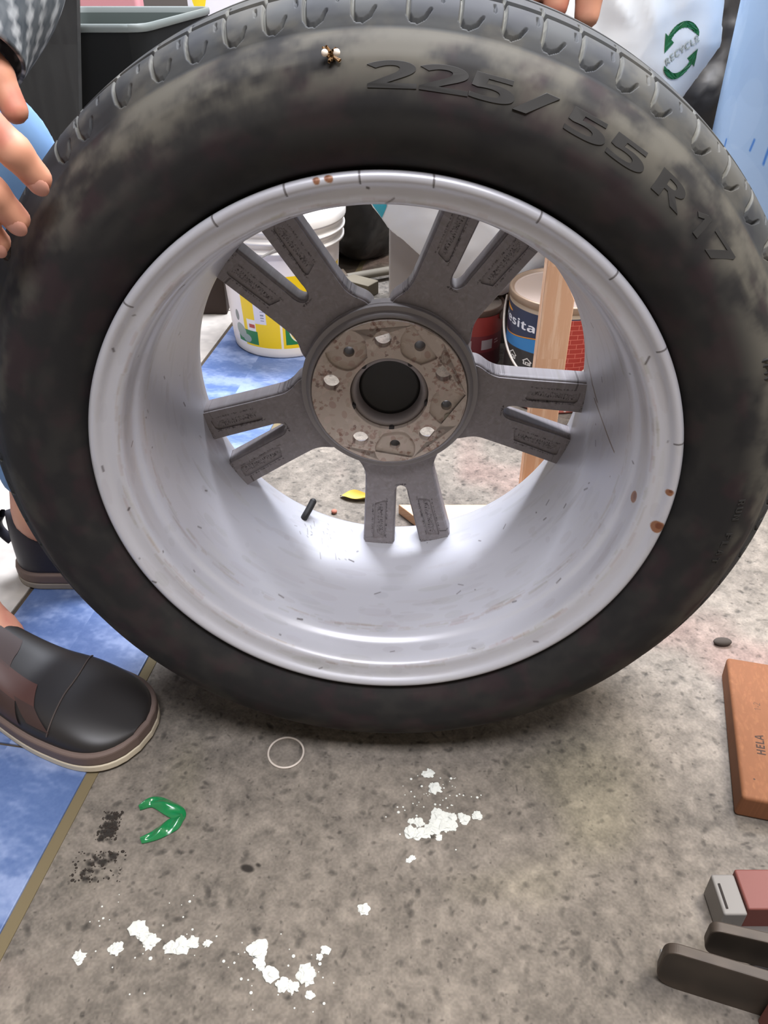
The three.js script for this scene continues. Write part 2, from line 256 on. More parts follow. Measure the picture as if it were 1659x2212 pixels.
  // --- rim: the barrel with its flange
  const barrelIn = [[.2335, -.0075], [.2340, -.0030], [.2325, .0002], [.2295, .0010], [.2268, -.0004], [.2235, -.0040], [.2180, -.0060], [.2138, -.0070], [.2115, -.0090], [.2102, -.0130], [.2092, -.0250], [.2078, -.0330], [.2050, -.0370], [.2022, -.0480], [.1990, -.0750], [.1950, -.1100], [.1905, -.1450], [.1880, -.1700], [.1885, -.1880], [.1905, -.2030]];
  const barrelOut = [[.1945, -.2045], [.1950, -.198], [.1950, -.12], [.2040, -.09], [.2140, -.05], [.2160, -.016], [.2290, -.012], [.2335, -.0075]];
  const prof = [...spl(barrelIn, 120), ...barrelOut];
  const silver = canvasTex(2048, 512, (g, w, h) => {
    g.fillStyle = 'rgb(190,190,196)'; g.fillRect(0, 0, w, h); const r = rng(21);
    for (let k = 0; k < 2600; k++) { g.fillStyle = `rgba(${r() < .5 ? '150,146,144' : '196,196,200'},${.05 + .1 * r()})`; g.beginPath(); g.ellipse(r() * w, r() * h, 4 + 30 * r(), 1 + 5 * r(), 0, 0, 7); g.fill(); }
    // v = place along the profile, canvas is upside down: the flange lip lies at the bottom
    const Y = v => h * (1 - v);
    for (let k = 0; k < 900; k++) { const v = [.0, .07, .165][k % 3] + (r() - .5) * .018; g.fillStyle = `rgba(${100 + 40 * r()},${80 + 30 * r()},${62 + 20 * r()},${.03 + .10 * r()})`; g.fillRect(r() * w, Y(v), 2 + 36 * r(), 1 + 2.2 * r()); }
    for (let k = 0; k < 90; k++) { g.fillStyle = `rgba(45,38,36,${.3 + .4 * r()})`; g.save(); g.translate(r() * w, Y(.02 + .45 * r())); g.rotate((r() - .5) * 1.4); g.fillRect(0, 0, 1 + 11 * r(), 1 + 1.2 * r()); g.restore(); }
    for (const [deg, v, a, b] of [[-8.5, .105, 9, 6], [-11.5, .03, 8, 7], [-3, .03, 4, 4], [97, .02, 4, 3], [99, .02, 3, 3]]) { const x = ((deg + 360) % 360) / 360 * w; g.fillStyle = 'rgba(126,70,34,.8)'; g.beginPath(); g.ellipse(x, Y(v), a, b, .3, 0, 7); g.fill(); g.fillStyle = 'rgba(90,40,20,.6)'; g.beginPath(); g.ellipse(x + 2, Y(v) + 1, a * .5, b * .5, 0, 0, 7); g.fill(); }
    g.lineWidth = 1.4; g.strokeStyle = 'rgba(50,44,42,.8)'; for (const deg of [80, 62, 45, 28, 8, 92, 104, 117, 140]) { const x = deg / 360 * w + 3 * r(); g.beginPath(); g.moveTo(x, Y(.0)); g.lineTo(x + 5 * (r() - .5), Y(.035)); g.stroke(); }
    g.lineWidth = 2.4; g.strokeStyle = 'rgba(92,70,48,.75)'; g.beginPath(); g.moveTo(.045 * w, Y(.6)); g.bezierCurveTo(.03 * w, Y(.5), .028 * w, Y(.45), .008 * w, Y(.40)); g.bezierCurveTo(-.006 * w, Y(.33), -.012 * w, Y(.27), -.014 * w, Y(.22)); g.stroke();
    g.beginPath(); g.moveTo(w, Y(.38)); g.bezierCurveTo(.994 * w, Y(.33), .988 * w, Y(.27), .986 * w, Y(.22)); g.stroke();
    for (let k = 0; k < 26; k++) { g.strokeStyle = 'rgba(70,62,52,.4)'; g.lineWidth = 1.2; const x = (.66 + .05 * r()) * w, y = Y(.36 + .12 * r()); g.beginPath(); g.moveTo(x, y); g.lineTo(x + 4, y + 12 * r()); g.stroke(); }
  });
  silver.wrapS = THREE.RepeatWrapping;
  const alloy = { roughness: .42, metalness: .25 };
  const rimM = new THREE.MeshPhysicalMaterial({ map: silver, ...alloy, clearcoat: .25, clearcoatRoughness: .35 });
  let barrel = revolve(prof, 360);
  tag(put('rim_barrel', barrel, rimM), 'silver painted rim barrel with scuffed flange and rust spots');
  // --- spokes: a flat plate with a slot, and a raised layer that leaves a pocket along each prong
  const outline = (e = 0) => { const s = new THREE.Shape(); s.moveTo(.070, -.042 + e); s.bezierCurveTo(.083, -.044 + e, .084, -.0355 + e, .100, -.0355 + e); s.bezierCurveTo(.125, -.0385 + e, .150, -.0425 + e, .1865, -.0480 + e); s.absarc(0, 0, .1926, -.2517 + e * 5, -.0735 - e * 5, false); s.lineTo(.1270, -.0060 - e); s.bezierCurveTo(.1105 - e, -.0060 - e, .1105 - e, .0060 + e, .1270, .0060 + e); s.lineTo(.1926 * Math.cos(.0735 + e * 5), .1926 * Math.sin(.0735 + e * 5)); s.absarc(0, 0, .1926, .0735 + e * 5, .2517 - e * 5, false); s.lineTo(.1865, .0480 - e); s.bezierCurveTo(.150, .0425 - e, .125, .0385 - e, .100, .0355 - e); s.bezierCurveTo(.084, .0355 - e, .083, .044 - e, .070, .042 - e); s.closePath(); return s; };
  const pocket = sg => { const s = new THREE.Path(), q = [[.178, .0235], [.134, .0165], [.130, .0190], [.133, .0290], [.176, .0360], [.180, .034], [.180, .0265]].map(([a, b]) => [a, b * sg]); s.moveTo(...q[0]); s.lineTo(...q[1]); s.quadraticCurveTo(q[1][0] - .004, q[1][1], ...q[2]); s.lineTo(...q[3]); s.lineTo(...q[4]); s.quadraticCurveTo(q[5][0], q[4][1], ...q[5]); s.lineTo(...q[6]); s.closePath(); return s; };
  const spokeTex = canvasTex(1024, 512, (g, w, h) => { // x: .05 - .2, y: -.0375 .. .0375 doubled
    const X = a => (a - .05) / .15 * w, Y = b => h / 2 - b / .15 * w; g.fillStyle = 'rgb(134,128,129)'; g.fillRect(0, 0, w, h); const r = rng(33);
    for (let k = 0; k < 1600; k++) { g.fillStyle = `rgba(${r() < .6 ? '112,104,100' : '172,168,168'},${.05 + .1 * r()})`; g.beginPath(); g.ellipse(r() * w, r() * h, 3 + 24 * r(), 2 + 10 * r(), r() * 3, 0, 7); g.fill(); }
    const smear = (a0, b0, a1, b1, n, sd) => { for (let k = 0; k < n; k++) { const t = r(); g.fillStyle = `rgba(38,32,32,${.1 + .3 * r()})`; g.beginPath(); g.ellipse(X(lerp(a0, a1, t)) + (r() - .5) * sd, Y(lerp(b0, b1, t)) + (r() - .5) * sd, 1 + 7 * r(), 1 + 4 * r(), r() * 3, 0, 7); g.fill(); } };
    for (const s of [-1, 1]) { smear(.134, .0235 * s, .176, .0292 * s, 170, 34); smear(.128, .0155 * s, .178, .0225 * s, 90, 8); smear(.131, .0305 * s, .178, .0372 * s, 70, 8); smear(.100, .0375 * s, .187, .049 * s, 60, 14); smear(.187, .012 * s, .187, .046 * s, 120, 30); smear(.085, .036 * s, .105, .036 * s, 50, 16); }
    smear(.112, -.006, .112, .006, 40, 12);
    for (let s of [-1, 1]) for (let k = 0; k < 16; k++) { const a = .136 + .0025 * k, b = (.0235 + .00035 * k / 2.5) * s; g.fillStyle = `rgba(28,24,24,${.25 + .5 * r()})`; g.fillRect(X(a), Y(b) - 10 + 6 * r(), 2 + 8 * r(), 5 + 10 * r()); }
  });
  const spokeM = new THREE.MeshPhysicalMaterial({ map: spokeTex, roughness: .55, metalness: .15, clearcoat: .1, clearcoatRoughness: .5 });
  const spokeUV = g => { const p = g.attributes.position, u = g.attributes.uv; for (let i = 0; i < p.count; i++) u.setXY(i, (p.getX(i) - .05) / .15, .5 + p.getY(i) / .075 ); return g; };
  const sh1 = outline(); const g1 = spokeUV(new THREE.ExtrudeGeometry(sh1, { depth: .018, bevelEnabled: true, bevelThickness: .004, bevelSize: .0028, bevelOffset: -.0028, bevelSegments: 4, curveSegments: 24 }).translate(0, 0, -.192));
  const sh2 = outline(.0022); sh2.holes.push(pocket(1), pocket(-1)); const g2 = spokeUV(new THREE.ExtrudeGeometry(sh2, { depth: .003, bevelEnabled: false, curveSegments: 20 }).translate(0, 0, -.1708));
  const SP = [58.4, -13.6, -85.6, -157.6, 130.4];
  const spokeG = merge([g1, g2]);
  for (const a of SP) { const s = put('spoke', spokeG.clone().rotateZ(a * Math.PI / 180), spokeM); }
  // --- hub
  const hubTex = canvasTex(1024, 1024, (g, w, h) => { // +-.09 m
    g.fillStyle = 'rgb(186,172,160)'; g.fillRect(0, 0, w, h); const r = rng(44), X = a => (a + .09) / .18 * w, Y = b => (.09 - b) / .18 * h;
    for (let k = 0; k < 700; k++) { g.fillStyle = `rgba(${['206,182,172', '160,146,130', '214,202,190', '140,100,88'][k % 4]},${.1 + .25 * r()})`; g.beginPath(); g.ellipse(r() * w, r() * h, 4 + 26 * r(), 3 + 16 * r(), r() * 3, 0, 7); g.fill(); }
    const patch = (cx, cy, R, col, n) => { g.fillStyle = col; for (let k = 0; k < n; k++) { const t = r() * 6.28, d = R * Math.sqrt(r()); g.beginPath(); const q = 5 + 7 * r(); for (let v = 0; v < q; v++) { const e = v / q * 6.28, rr = (3 + 13 * r()); g[v ? 'lineTo' : 'moveTo'](X(cx + d * Math.cos(t)) + rr * Math.cos(e), Y(cy + d * Math.sin(t)) + rr * Math.sin(e)); } g.fill(); } };
    for (let k = 0; k < 5; k++) { const [x, y] = polar(.056, SP[k] + 36); patch(x, y, .018, 'rgba(196,176,166,.45)', 34); patch(x, y, .020, 'rgba(112,72,62,.26)', 26); patch(x, y, .016, 'rgba(70,48,42,.4)', 5); }
    for (let k = 0; k < 12; k++) { const [x, y] = polar(.068, k * 30 + 9); patch(x, y, .008, 'rgba(110,70,58,.3)', 7); patch(x, y, .01, 'rgba(200,190,176,.35)', 5); }
    const [x, y] = polar(.064, 18); patch(x, y, .02, 'rgba(116,68,56,.34)', 40);
  });
  const hubUV = g => { const p = g.attributes.position, u = g.attributes.uv; for (let i = 0; i < p.count; i++) u.setXY(i, (p.getX(i) + .09) / .18, (p.getY(i) + .09) / .18); return g; };
  const hubM = new THREE.MeshStandardMaterial({ map: hubTex, roughness: .8, bumpMap: hubTex, bumpScale: .0008 }), castM = std(0x8e8988, .6, { metalness: .15 });
  const circle = (s, cx, cy, r) => { const p = new THREE.Path(); p.absarc(cx, cy, r, 0, 2 * Math.PI, true); s.holes.push(p); };
  const disc = R => { const s = new THREE.Shape(); s.absarc(0, 0, R, 0, 2 * Math.PI, false); return s; };
  const lugs = SP.map(a => polar(.056, a + 36)), smalls = SP.map(a => polar(.056, a));
  const padA = disc(.0738); circle(padA, 0, 0, .0372); for (const q of lugs) circle(padA, ...q, .0078);
  for (const a of SP) { const p = new THREE.Path(), t = a * Math.PI / 180, q = [[.0415, -.010], [.0415, .010], [.056, .0195], [.0710, .0155], [.0715, 0], [.0710, -.0155], [.056, -.0195]].map(([u, v]) => new THREE.Vector2(u * Math.cos(t) - v * Math.sin(t), u * Math.sin(t) + v * Math.cos(t))); q.push(q[0].clone()); p.setFromPoints(new THREE.SplineCurve(q).getPoints(40)); padA.holes.push(p); }
  const padB = disc(.0738); circle(padB, 0, 0, .0372); for (const q of lugs) circle(padB, ...q, .0078); for (const q of smalls) circle(padB, ...q, .0052);
  const plate = disc(.0845); circle(plate, 0, 0, .0372); for (const q of lugs) circle(plate, ...q, .0185); for (const q of smalls) circle(plate, ...q, .0052);
  const ex = (s, z0, z1, bev = .0006) => hubUV(new THREE.ExtrudeGeometry(s, { depth: z1 - z0 - 2 * bev, bevelEnabled: bev > 0, bevelThickness: bev, bevelSize: bev, bevelOffset: -bev, bevelSegments: 2, curveSegments: 40 }).translate(0, 0, z0 + bev));
  const pad = tag(put('hub_pad', merge([ex(padA, -.1545, -.1512), ex(padB, -.1605, -.1545, 0)]), hubM), 'rust stained mounting pad with five bolt holes');
  put('hub_plate', ex(plate, -.180, -.160), castM);
  put('hub_shoulder', revolve(spl([[.0740, -.1560], [.0752, -.1545], [.0775, -.1560], [.0805, -.1610], [.0850, -.1665]], 16), 120), castM);
  put('bore_collar', revolve([...spl([[.0372, -.18], [.0372, -.1600], [.0366, -.1570], [.0345, -.1562], [.0322, -.1572], [.0306, -.1610], [.0296, -.1680], [.0294, -.18]], 30)], 96), std(0x8a8280, .6, { metalness: .2 }), pad);
  const notchM = std(0x2c2828, .8); for (let k = 0; k < 5; k++) { const [x, y] = polar(.0372, SP[k] - 2); put('bore_notch', new THREE.CylinderGeometry(.0026, .0026, .006, 12).rotateX(Math.PI / 2).translate(x, y, -.1545), notchM, pad); }
  tag(put('centre_cap', revolve([[.0002, -.1705], [.020, -.1703], [.026, -.1698], [.0295, -.169], [.0295, -.179], [.0002, -.179]], 64), std(0x232222, .6)), 'black plastic centre cap seen from behind');
  { const [x, y] = polar(.062, -24); put('hub_pin', new THREE.CylinderGeometry(.0042, .0042, .0028, 20).rotateX(Math.PI / 2).translate(x, y, -.1538), std(0x8f8878, .7), pad); }
  { // valve stem
    const [x, y] = polar(.1850, -121.2), [x2, y2] = polar(.1735, -120.6); put('valve_stem', merge([tube([[x * 1.04, y * 1.04, -.176], [x, y, -.178], [(x + x2) / 2, (y + y2) / 2, -.184], [x2, y2, -.192]], .0038, 16, 14), new THREE.SphereGeometry(.0039, 12, 10).translate(x2, y2, -.192)]), std(0x1d1c1c, .6)); }
}

// ---------------------------------------------------------------- things behind the wheel
const woodTex = (base, dark, seed, w = 512, h = 512) => dataTex(w, h, (x, y, o) => { const g = noise2(x * .045 + seed, y * .004) * .55 + noise2(x * .16 + seed, y * .01) * .3 + noise2(x * .6, y * .05 + seed) * .15, k = sstep(.32, .75, g); for (let i = 0; i < 3; i++) o[i] = lerp(dark[i], base[i], k); }, true, THREE.RepeatWrapping);
const pine = std(0xffffff, .72, { map: woodTex([238, 200, 168], [224, 176, 140], 3) });
const longUV = (g, axis, s = .12) => { const p = g.attributes.position, u = g.attributes.uv; for (let i = 0; i < p.count; i++) { const c = [p.getX(i), p.getY(i), p.getZ(i)], l = c[axis], o = c[(axis + 1) % 3] * .9 + c[(axis + 2) % 3]; u.setXY(i, o / s, l / s); } return g; };
{ // upright stake with a slanted end
  const s = new THREE.Shape(); s.moveTo(-.0185, 0); s.lineTo(.0185, 0); s.lineTo(.0185, .318); s.lineTo(-.0150, .384); s.lineTo(-.0185, .380); s.closePath();
  const t = obj('wooden_stake', longUV(new THREE.ExtrudeGeometry(s, { depth: .017, bevelEnabled: true, bevelSize: .0008, bevelThickness: .0008, bevelSegments: 1 }), 1), pine);
  t.position.set(.2125, .0008, -.985); tag(t, 'upright pale wooden stake with a slanted top in front of the paint can', 'stake');
}
{
  const s = new THREE.Shape(); s.moveTo(0, 0); s.lineTo(.40, 0); s.lineTo(.40, .036); s.lineTo(-.028, .036); s.closePath();
  const t = obj('timber_batten', longUV(new THREE.ExtrudeGeometry(s, { depth: .0145, bevelEnabled: true, bevelSize: .0008, bevelThickness: .0008, bevelSegments: 1 }), 0).rotateX(-Math.PI / 2), pine);
  t.position.set(.050, .0008, -.925); tag(t, 'pale timber batten lying flat on the concrete behind the wheel', 'batten');
}
function paintCan(name, label, [x, y, z], r, h, tex, rimCol, turn, lidCol = 0xb9a79c) {
  const t = thing(name, label, 'paint can', [x, y, z], turn);
  const metal = std(rimCol, .45, { metalness: .5 });
  obj('body', lathe([[r * .2, .001], [r * .97, .001], [r, .004], [r, .006], [r * .985, .008], [r * .985, h - .012]], 72), tex, t);
  obj('rim', lathe([[r * .985, h - .0125], [r * 1.005, h - .011], [r * 1.01, h - .006], [r * 1.01, h - .001], [r * .985, h + .001], [r * .955, h], [r * .93, h - .004], [r * .915, h - .0045]], 72), metal, t);
  obj('lid', lathe([[r * .93, h - .006], [r * .915, h - .003], [r * .89, h - .003], [r * .87, h - .006], [.0001, h - .0062]].reverse(), 72), std(lidCol, .5, { metalness: .35 }), t);
  for (const s of [-1, 1]) obj('ear', new THREE.CylinderGeometry(.007, .009, .004, 16).rotateZ(Math.PI / 2).translate(s * r * 1.0, h * .86, 0).rotateY(-.52), metal, t);
  return t;
}
{
  // label seen from the front: canvas x runs once round the can
  const tex = canvasTex(2048, 700, (g, w, h) => {
    g.fillStyle = '#26304e'; g.fillRect(0, 0, w, h); g.fillStyle = '#b9a892'; g.fillRect(0, 0, w, 30);
    for (const c of [w * .25, w * .75]) {
      g.save(); g.translate(c - w * .25, 0); g.scale(1, .63);
      g.fillStyle = '#2f7fc0'; g.beginPath(); g.moveTo(0, 330); g.bezierCurveTo(200, 250, 300, 420, 512, 380); g.bezierCurveTo(700, 350, 800, 260, 1024, 330); g.lineTo(1024, 520); g.bezierCurveTo(700, 380, 500, 560, 300, 470); g.lineTo(0, 460); g.fill();
      g.strokeStyle = '#d9902e'; g.lineWidth = 12; g.beginPath(); g.moveTo(0, 320); g.bezierCurveTo(200, 240, 300, 410, 512, 372); g.bezierCurveTo(700, 340, 800, 250, 1024, 320); g.stroke();
      g.fillStyle = '#2d2c2e'; g.beginPath(); g.moveTo(0, 460); g.lineTo(300, 470); g.bezierCurveTo(500, 560, 700, 400, 1024, 500); g.lineTo(1024, 1020); g.lineTo(0, 1020); g.fill();
      g.fillStyle = '#e89a2c'; g.beginPath(); g.ellipse(470, 110, 70, 16, .2, 0, 7); g.fill();
      g.fillStyle = '#e9ecf4'; g.font = 'bold 124px sans-serif'; g.textAlign = 'center'; g.fillText('Ceresita', 512, 250);
      // houses
      g.lineWidth = 9; g.strokeStyle = '#e8e8e6'; for (const [hx, hy, q] of [[430, 530, 1], [590, 560, .8], [720, 570, .7]]) { g.beginPath(); g.moveTo(hx - 48 * q, hy + 10); g.lineTo(hx, hy - 40 * q); g.lineTo(hx + 48 * q, hy + 10); g.moveTo(hx - 34 * q, hy + 6); g.lineTo(hx - 34 * q, hy + 60 * q); g.lineTo(hx + 34 * q, hy + 60 * q); g.lineTo(hx + 34 * q, hy + 6); g.moveTo(hx - 8, hy + 60 * q); g.lineTo(hx - 8, hy + 24 * q); g.lineTo(hx + 12, hy + 24 * q); g.lineTo(hx + 12, hy + 60 * q); g.stroke(); }
      g.fillStyle = '#c9c4c8'; g.beginPath(); g.moveTo(170, 640); g.lineTo(180, 430); g.lineTo(240, 360); g.lineTo(320, 520); g.lineTo(300, 640); g.fill(); g.fillStyle = '#b54a3c'; g.fillRect(250, 440, 36, 130); g.fillStyle = '#7f9fd0'; g.fillRect(195, 430, 44, 120); g.strokeStyle = '#f0f0ee'; g.lineWidth = 8; g.beginPath(); g.moveTo(160, 460); g.lineTo(240, 350); g.lineTo(330, 530); g.stroke();
      g.restore();
    }
    // red brick picture on the sides of the label
    for (const c of [.5, 1.0, 0]) { const x0 = c * w - 210, x1 = c * w + 210; g.fillStyle = '#a03026'; g.fillRect(x0, 40, x1 - x0, 640); g.strokeStyle = '#c96a5c'; g.lineWidth = 4; for (let y = 40, i = 0; y < 680; y += 32, i++) { g.beginPath(); g.moveTo(x0, y); g.lineTo(x1, y); g.stroke(); for (let x = x0 + (i % 2) * 40; x < x1; x += 80) { g.beginPath(); g.moveTo(x, y); g.lineTo(x, y + 32); g.stroke(); } } g.fillStyle = '#e6dcd6'; for (let k = 0; k < 8; k++) { g.beginPath(); g.moveTo(x0 + k * 52, 690); g.lineTo(x0 + 24 + k * 52, 630); g.lineTo(x0 + 48 + k * 52, 690); g.fill(); } }
    g.fillStyle = '#b0645a'; g.fillRect(0, 640, w, 60); const r = rng(9); for (let k = 0; k < 90; k++) { g.fillStyle = ['#e6e0da', '#8f3a32', '#c9bcb4'][k % 3]; g.fillRect(r() * w, 642 + 40 * r(), 10 + 26 * r(), 6 + 12 * r()); }
  }); tex.wrapS = THREE.RepeatWrapping;
  const t = paintCan('paint_can', 'blue and black labelled metal paint can with wire handle behind the wooden stake', [.300, 0, -1.335], .090, .192, std(0xffffff, .4, { map: tex }), 0x9c8672, -2.97);
  const h = []; for (let k = 0; k <= 24; k++) { const a = Math.PI * k / 24; h.push([-.0945 * Math.cos(a), .165 - .098 * Math.sin(a), -.110 * Math.sin(a)]); }
  tag(obj('handle', tube(h, .0021, 60, 8).rotateY(-.52), std(0xcfc6bc, .4, { metalness: .4 }), t), 'pale bent wire handle');
  const dried = []; for (const [a, b, q] of [[-.01, .03, .5], [.012, -.005, .35]]) dried.push(new THREE.SphereGeometry(.012, 14, 10).scale(q * 1.2, .18, 1.4).rotateY(a * 40).translate(a, .187, b)); obj('paint_drip', merge(dried), std(0xe2ded8, .5), t);
}
{
  const tex = canvasTex(512, 256, (g, w, h) => { g.fillStyle = '#5e2228'; g.fillRect(0, 0, w, h); g.fillStyle = '#7b2a26'; g.fillRect(0, 0, w, 90); for (let k = 0; k < 6; k++) { g.fillStyle = '#8c8284'; g.fillRect(k * 90 + 20, 110, 34, 46); g.fillStyle = '#a88a8c'; g.fillRect(k * 90 + 62, 116, 14, 6); g.fillRect(k * 90 + 62, 130, 18, 5); } g.fillStyle = '#451a20'; g.fillRect(0, 170, w, 86); });
  paintCan('paint_can', 'dark red paint tin with a grey panel on its label, beside the blue labelled can', [.165, 0, -1.462], .056, .118, std(0xffffff, .5, { map: tex }), 0x5c4a40, 0, 0x8a7f76);
  const b = obj('upright_board', longUV(rbox(.042, .30, .010, .001), 1, .3), std(0x4c463f, .8)); b.position.set(.240, .15, -1.534); tag(b, 'narrow dark grey upright board behind the dark red paint tin', 'board');
}
{ // yellow and white bucket
  const tex = canvasTex(2048, 512, (g, w, h) => {
    g.fillStyle = '#ece4e2'; g.fillRect(0, 0, w, h);
    for (const c of [0, 1024]) { g.save(); g.translate(c, 0);
      g.fillStyle = '#f2cb05'; g.fillRect(215, 120, 700, 340);
      g.fillStyle = '#dcd6dc'; g.fillRect(300, 175, 74, 170); g.fillStyle = '#8d8c96'; for (let k = 0; k < 11; k++) g.fillRect(340, 185 + k * 14, 22, 3 + (k * 5) % 7);
      g.fillStyle = '#e9e0da'; g.fillRect(240, 330, 62, 60); g.fillStyle = '#b6483a'; g.fillRect(256, 352, 40, 18);
      g.fillStyle = '#2e7a43'; g.fillRect(150, 385, 160, 66); g.fillStyle = '#9aa39a'; g.beginPath(); g.ellipse(180, 400, 44, 34, .3, 0, 7); g.ellipse(225, 428, 34, 20, 0, 0, 7); g.fill(); g.fillStyle = '#777c78'; g.beginPath(); g.ellipse(160, 330, 18, 26, 0, 0, 7); g.fill();
      g.fillStyle = '#efe3cf'; g.fillRect(452, 300, 14, 170); g.fillStyle = '#1f7a3f'; g.fillRect(482, 330, 300, 112);
      g.strokeStyle = '#f2e9d2'; g.lineWidth = 7; g.fillStyle = '#f2cb05'; g.beginPath(); g.ellipse(570, 372, 62, 58, 0, 0, 7); g.fill(); g.stroke(); g.strokeStyle = '#1f7a3f'; g.lineWidth = 16; g.beginPath(); g.moveTo(565, 412); g.lineTo(565, 336); g.lineTo(600, 372); g.stroke();
      g.restore(); }
    g.fillStyle = '#efe6da'; g.fillRect(0, 462, w, 50);
  }); tex.wrapS = THREE.RepeatWrapping;
  const t = thing('plastic_bucket', 'white plastic paint bucket with a yellow and green label standing on the blue tile', 'bucket', [-.196, .003, -1.552], -1.36);
  const white = std(0xf1ece6, .45);
  obj('body', lathe([[.02, 0], [.096, 0], [.1, .004], [.100, .010], [.1015, .016], [.113, .205], [.115, .215]], 72), std(0xffffff, .4, { map: tex }), t);
  obj('ridge', lathe([[.113, .205], [.122, .206], [.122, .211], [.1145, .212], [.115, .224], [.124, .225], [.124, .230], [.116, .231], [.117, .243], [.125, .244], [.125, .25], [.118, .251]], 72), white, t);
  obj('lid', lathe([[.126, .247], [.1265, .259], [.123, .263], [.114, .262], [.111, .256], [.0001, .256]].reverse(), 72), white, t);
  obj('handle', tube([[-.122, .228, 0], [-.11, .19, .075], [0, .165, .128], [.11, .19, .075], [.122, .228, 0]], .002, 40, 8), std(0xb9b6b0, .4, { metalness: .5 }), t);
}
{ // dark waste bin
  const pts = [[-.438, -1.75], [-.362, -2.06], [-.67, -2.06], [-.70, -1.75]], cx = -.54, cz = -1.9;
  const t = thing('waste_bin', 'open dark grey plastic bin behind the tyre with a pale worn rim', 'bin', [cx, 0, cz]);
  const ring = (k, rc) => { const s = new THREE.Shape(), q = pts.map(([x, z]) => [(x - cx) * k, -(z - cz) * k]); const n = 4; for (let i = 0; i < n; i++) { const p = q[i], a = q[(i + n - 1) % n], b = q[(i + 1) % n], f = (u, v) => { const l = Math.hypot(v[0] - u[0], v[1] - u[1]); return [u[0] + (v[0] - u[0]) / l * rc, u[1] + (v[1] - u[1]) / l * rc]; }; const e = f(p, a), o = f(p, b); s[i ? 'lineTo' : 'moveTo'](...e); s.quadraticCurveTo(...p, ...o); } s.closePath(); return s; };
  const loop = (k, y) => ring(k, .03 * k).getSpacedPoints(64).map(p => [p.x, y, -p.y]);
  const skin = (a) => { const pos = [], idx = [], n = a[0].length; a.forEach(l => l.forEach(p => pos.push(...p))); for (let i = 0; i < a.length - 1; i++) for (let j = 0; j < n - 1; j++) { const p = i * n + j; idx.push(p, p + 1, p + n, p + 1, p + n + 1, p + n); } const g = new THREE.BufferGeometry(); g.setAttribute('position', new THREE.Float32BufferAttribute(pos, 3)); g.setIndex(idx); g.computeVertexNormals(); return g; };
  const pl = new THREE.MeshPhysicalMaterial({ color: 0x141515, roughness: .8, specularIntensity: .3 }), inn = std(0x454e4b, .65);
  obj('shell', skin([loop(.78, 0), loop(.8, .02), loop(.97, .50), loop(.98, .515)]), pl, t);
  obj('inside', skin([loop(.94, .515), loop(.92, .48), loop(.76, .02), loop(.02, .02)]), inn, t);
  obj('rim', skin([loop(.978, .512), loop(.994, .513), loop(1.0, .519), loop(.994, .525), loop(.975, .526), loop(.955, .524), loop(.94, .512)]), std(0x626865, .5), t);
  const p = obj('pink_package', rbox(.14, .30, .05, .012, 0, .15, 0), std(0xcf8f94, .6)); p.position.set(-.610, .315, -2.17); // stands on the crate behind the bin
  tag(p, 'pink package showing just above the rim of the dark bin', 'package');
  const cr = thing('crate', 'low dark wooden crate at the back wall under the pink package', 'crate', [-.610, 0, -2.17]); const cm = std(0x3a2f26, .85);
  for (let k = 0; k < 3; k++) for (const s of [-1, 1]) obj('plank', box(.34, .09, .012, 0, .05 + k * .105, s * .074), cm, cr); for (const sx of [-1, 1]) for (const s of [-1, 1]) obj('post', box(.02, .31, .02, sx * .15, .155, s * .058), cm, cr); obj('top_board', box(.34, .01, .16, 0, .31, 0), cm, cr);
}
{ // tall dark board at the far left
  const s = new THREE.Shape(); s.moveTo(-.95, 0); s.lineTo(-.640, 0); s.lineTo(-.500, .76); s.lineTo(-.95, .80); s.closePath();
  const map = dataTex(256, 256, (x, y, o) => { const a = noise2(x * .25, y * .03) * .5 + noise2(x * .05, y * .05) * .5, q = 30 + 22 * a; o[0] = q; o[1] = q; o[2] = q - 1; }, true, THREE.RepeatWrapping);
  const g = new THREE.ExtrudeGeometry(s, { depth: .02, bevelEnabled: false }); const u = g.attributes.uv; for (let i = 0; i < u.count; i++) u.setXY(i, u.getX(i) * 2, u.getY(i) * 2);
  const b = obj('dark_board', g, std(0xffffff, .75, { map })); b.position.set(0, 0, -1.70); b.rotation.x = -.03; tag(b, 'tall dark grey scratched board standing beside the bin', 'board');
}
{ // tall printed carton
  const tex = canvasTex(512, 1024, (g, w, h) => {
    g.fillStyle = '#e6e2e8'; g.fillRect(0, 0, w, h); g.fillStyle = '#cdbfc4'; g.fillRect(0, 500, w, h - 500);
    for (const [x, s] of [[60, 1], [170, .75]]) { g.fillStyle = '#f2d228'; g.beginPath(); g.moveTo(x - 50 * s, 60); g.bezierCurveTo(x - 60 * s, 240 * s + 40, x + 60 * s, 260 * s + 40, x + 60 * s, 60); g.fill(); g.fillStyle = '#e8703a'; g.beginPath(); g.moveTo(x - 24 * s, 60); g.bezierCurveTo(x - 20 * s, 190 * s + 30, x + 30 * s, 190 * s + 30, x + 28 * s, 60); g.fill(); }
    g.fillStyle = '#20202c'; g.fillRect(330, 60, 24, 110); g.fillRect(370, 60, 60, 30); g.fillStyle = '#f2d228'; g.fillRect(0, 330, w, 20);
  });
  const t = obj('printed_carton', box(.20, .66, .12, 0, .33, 0), std(0xffffff, .6, { map: tex })); t.position.set(-.318, 0, -2.13); tag(t, 'tall white carton with orange and yellow print behind the bucket', 'carton');
}
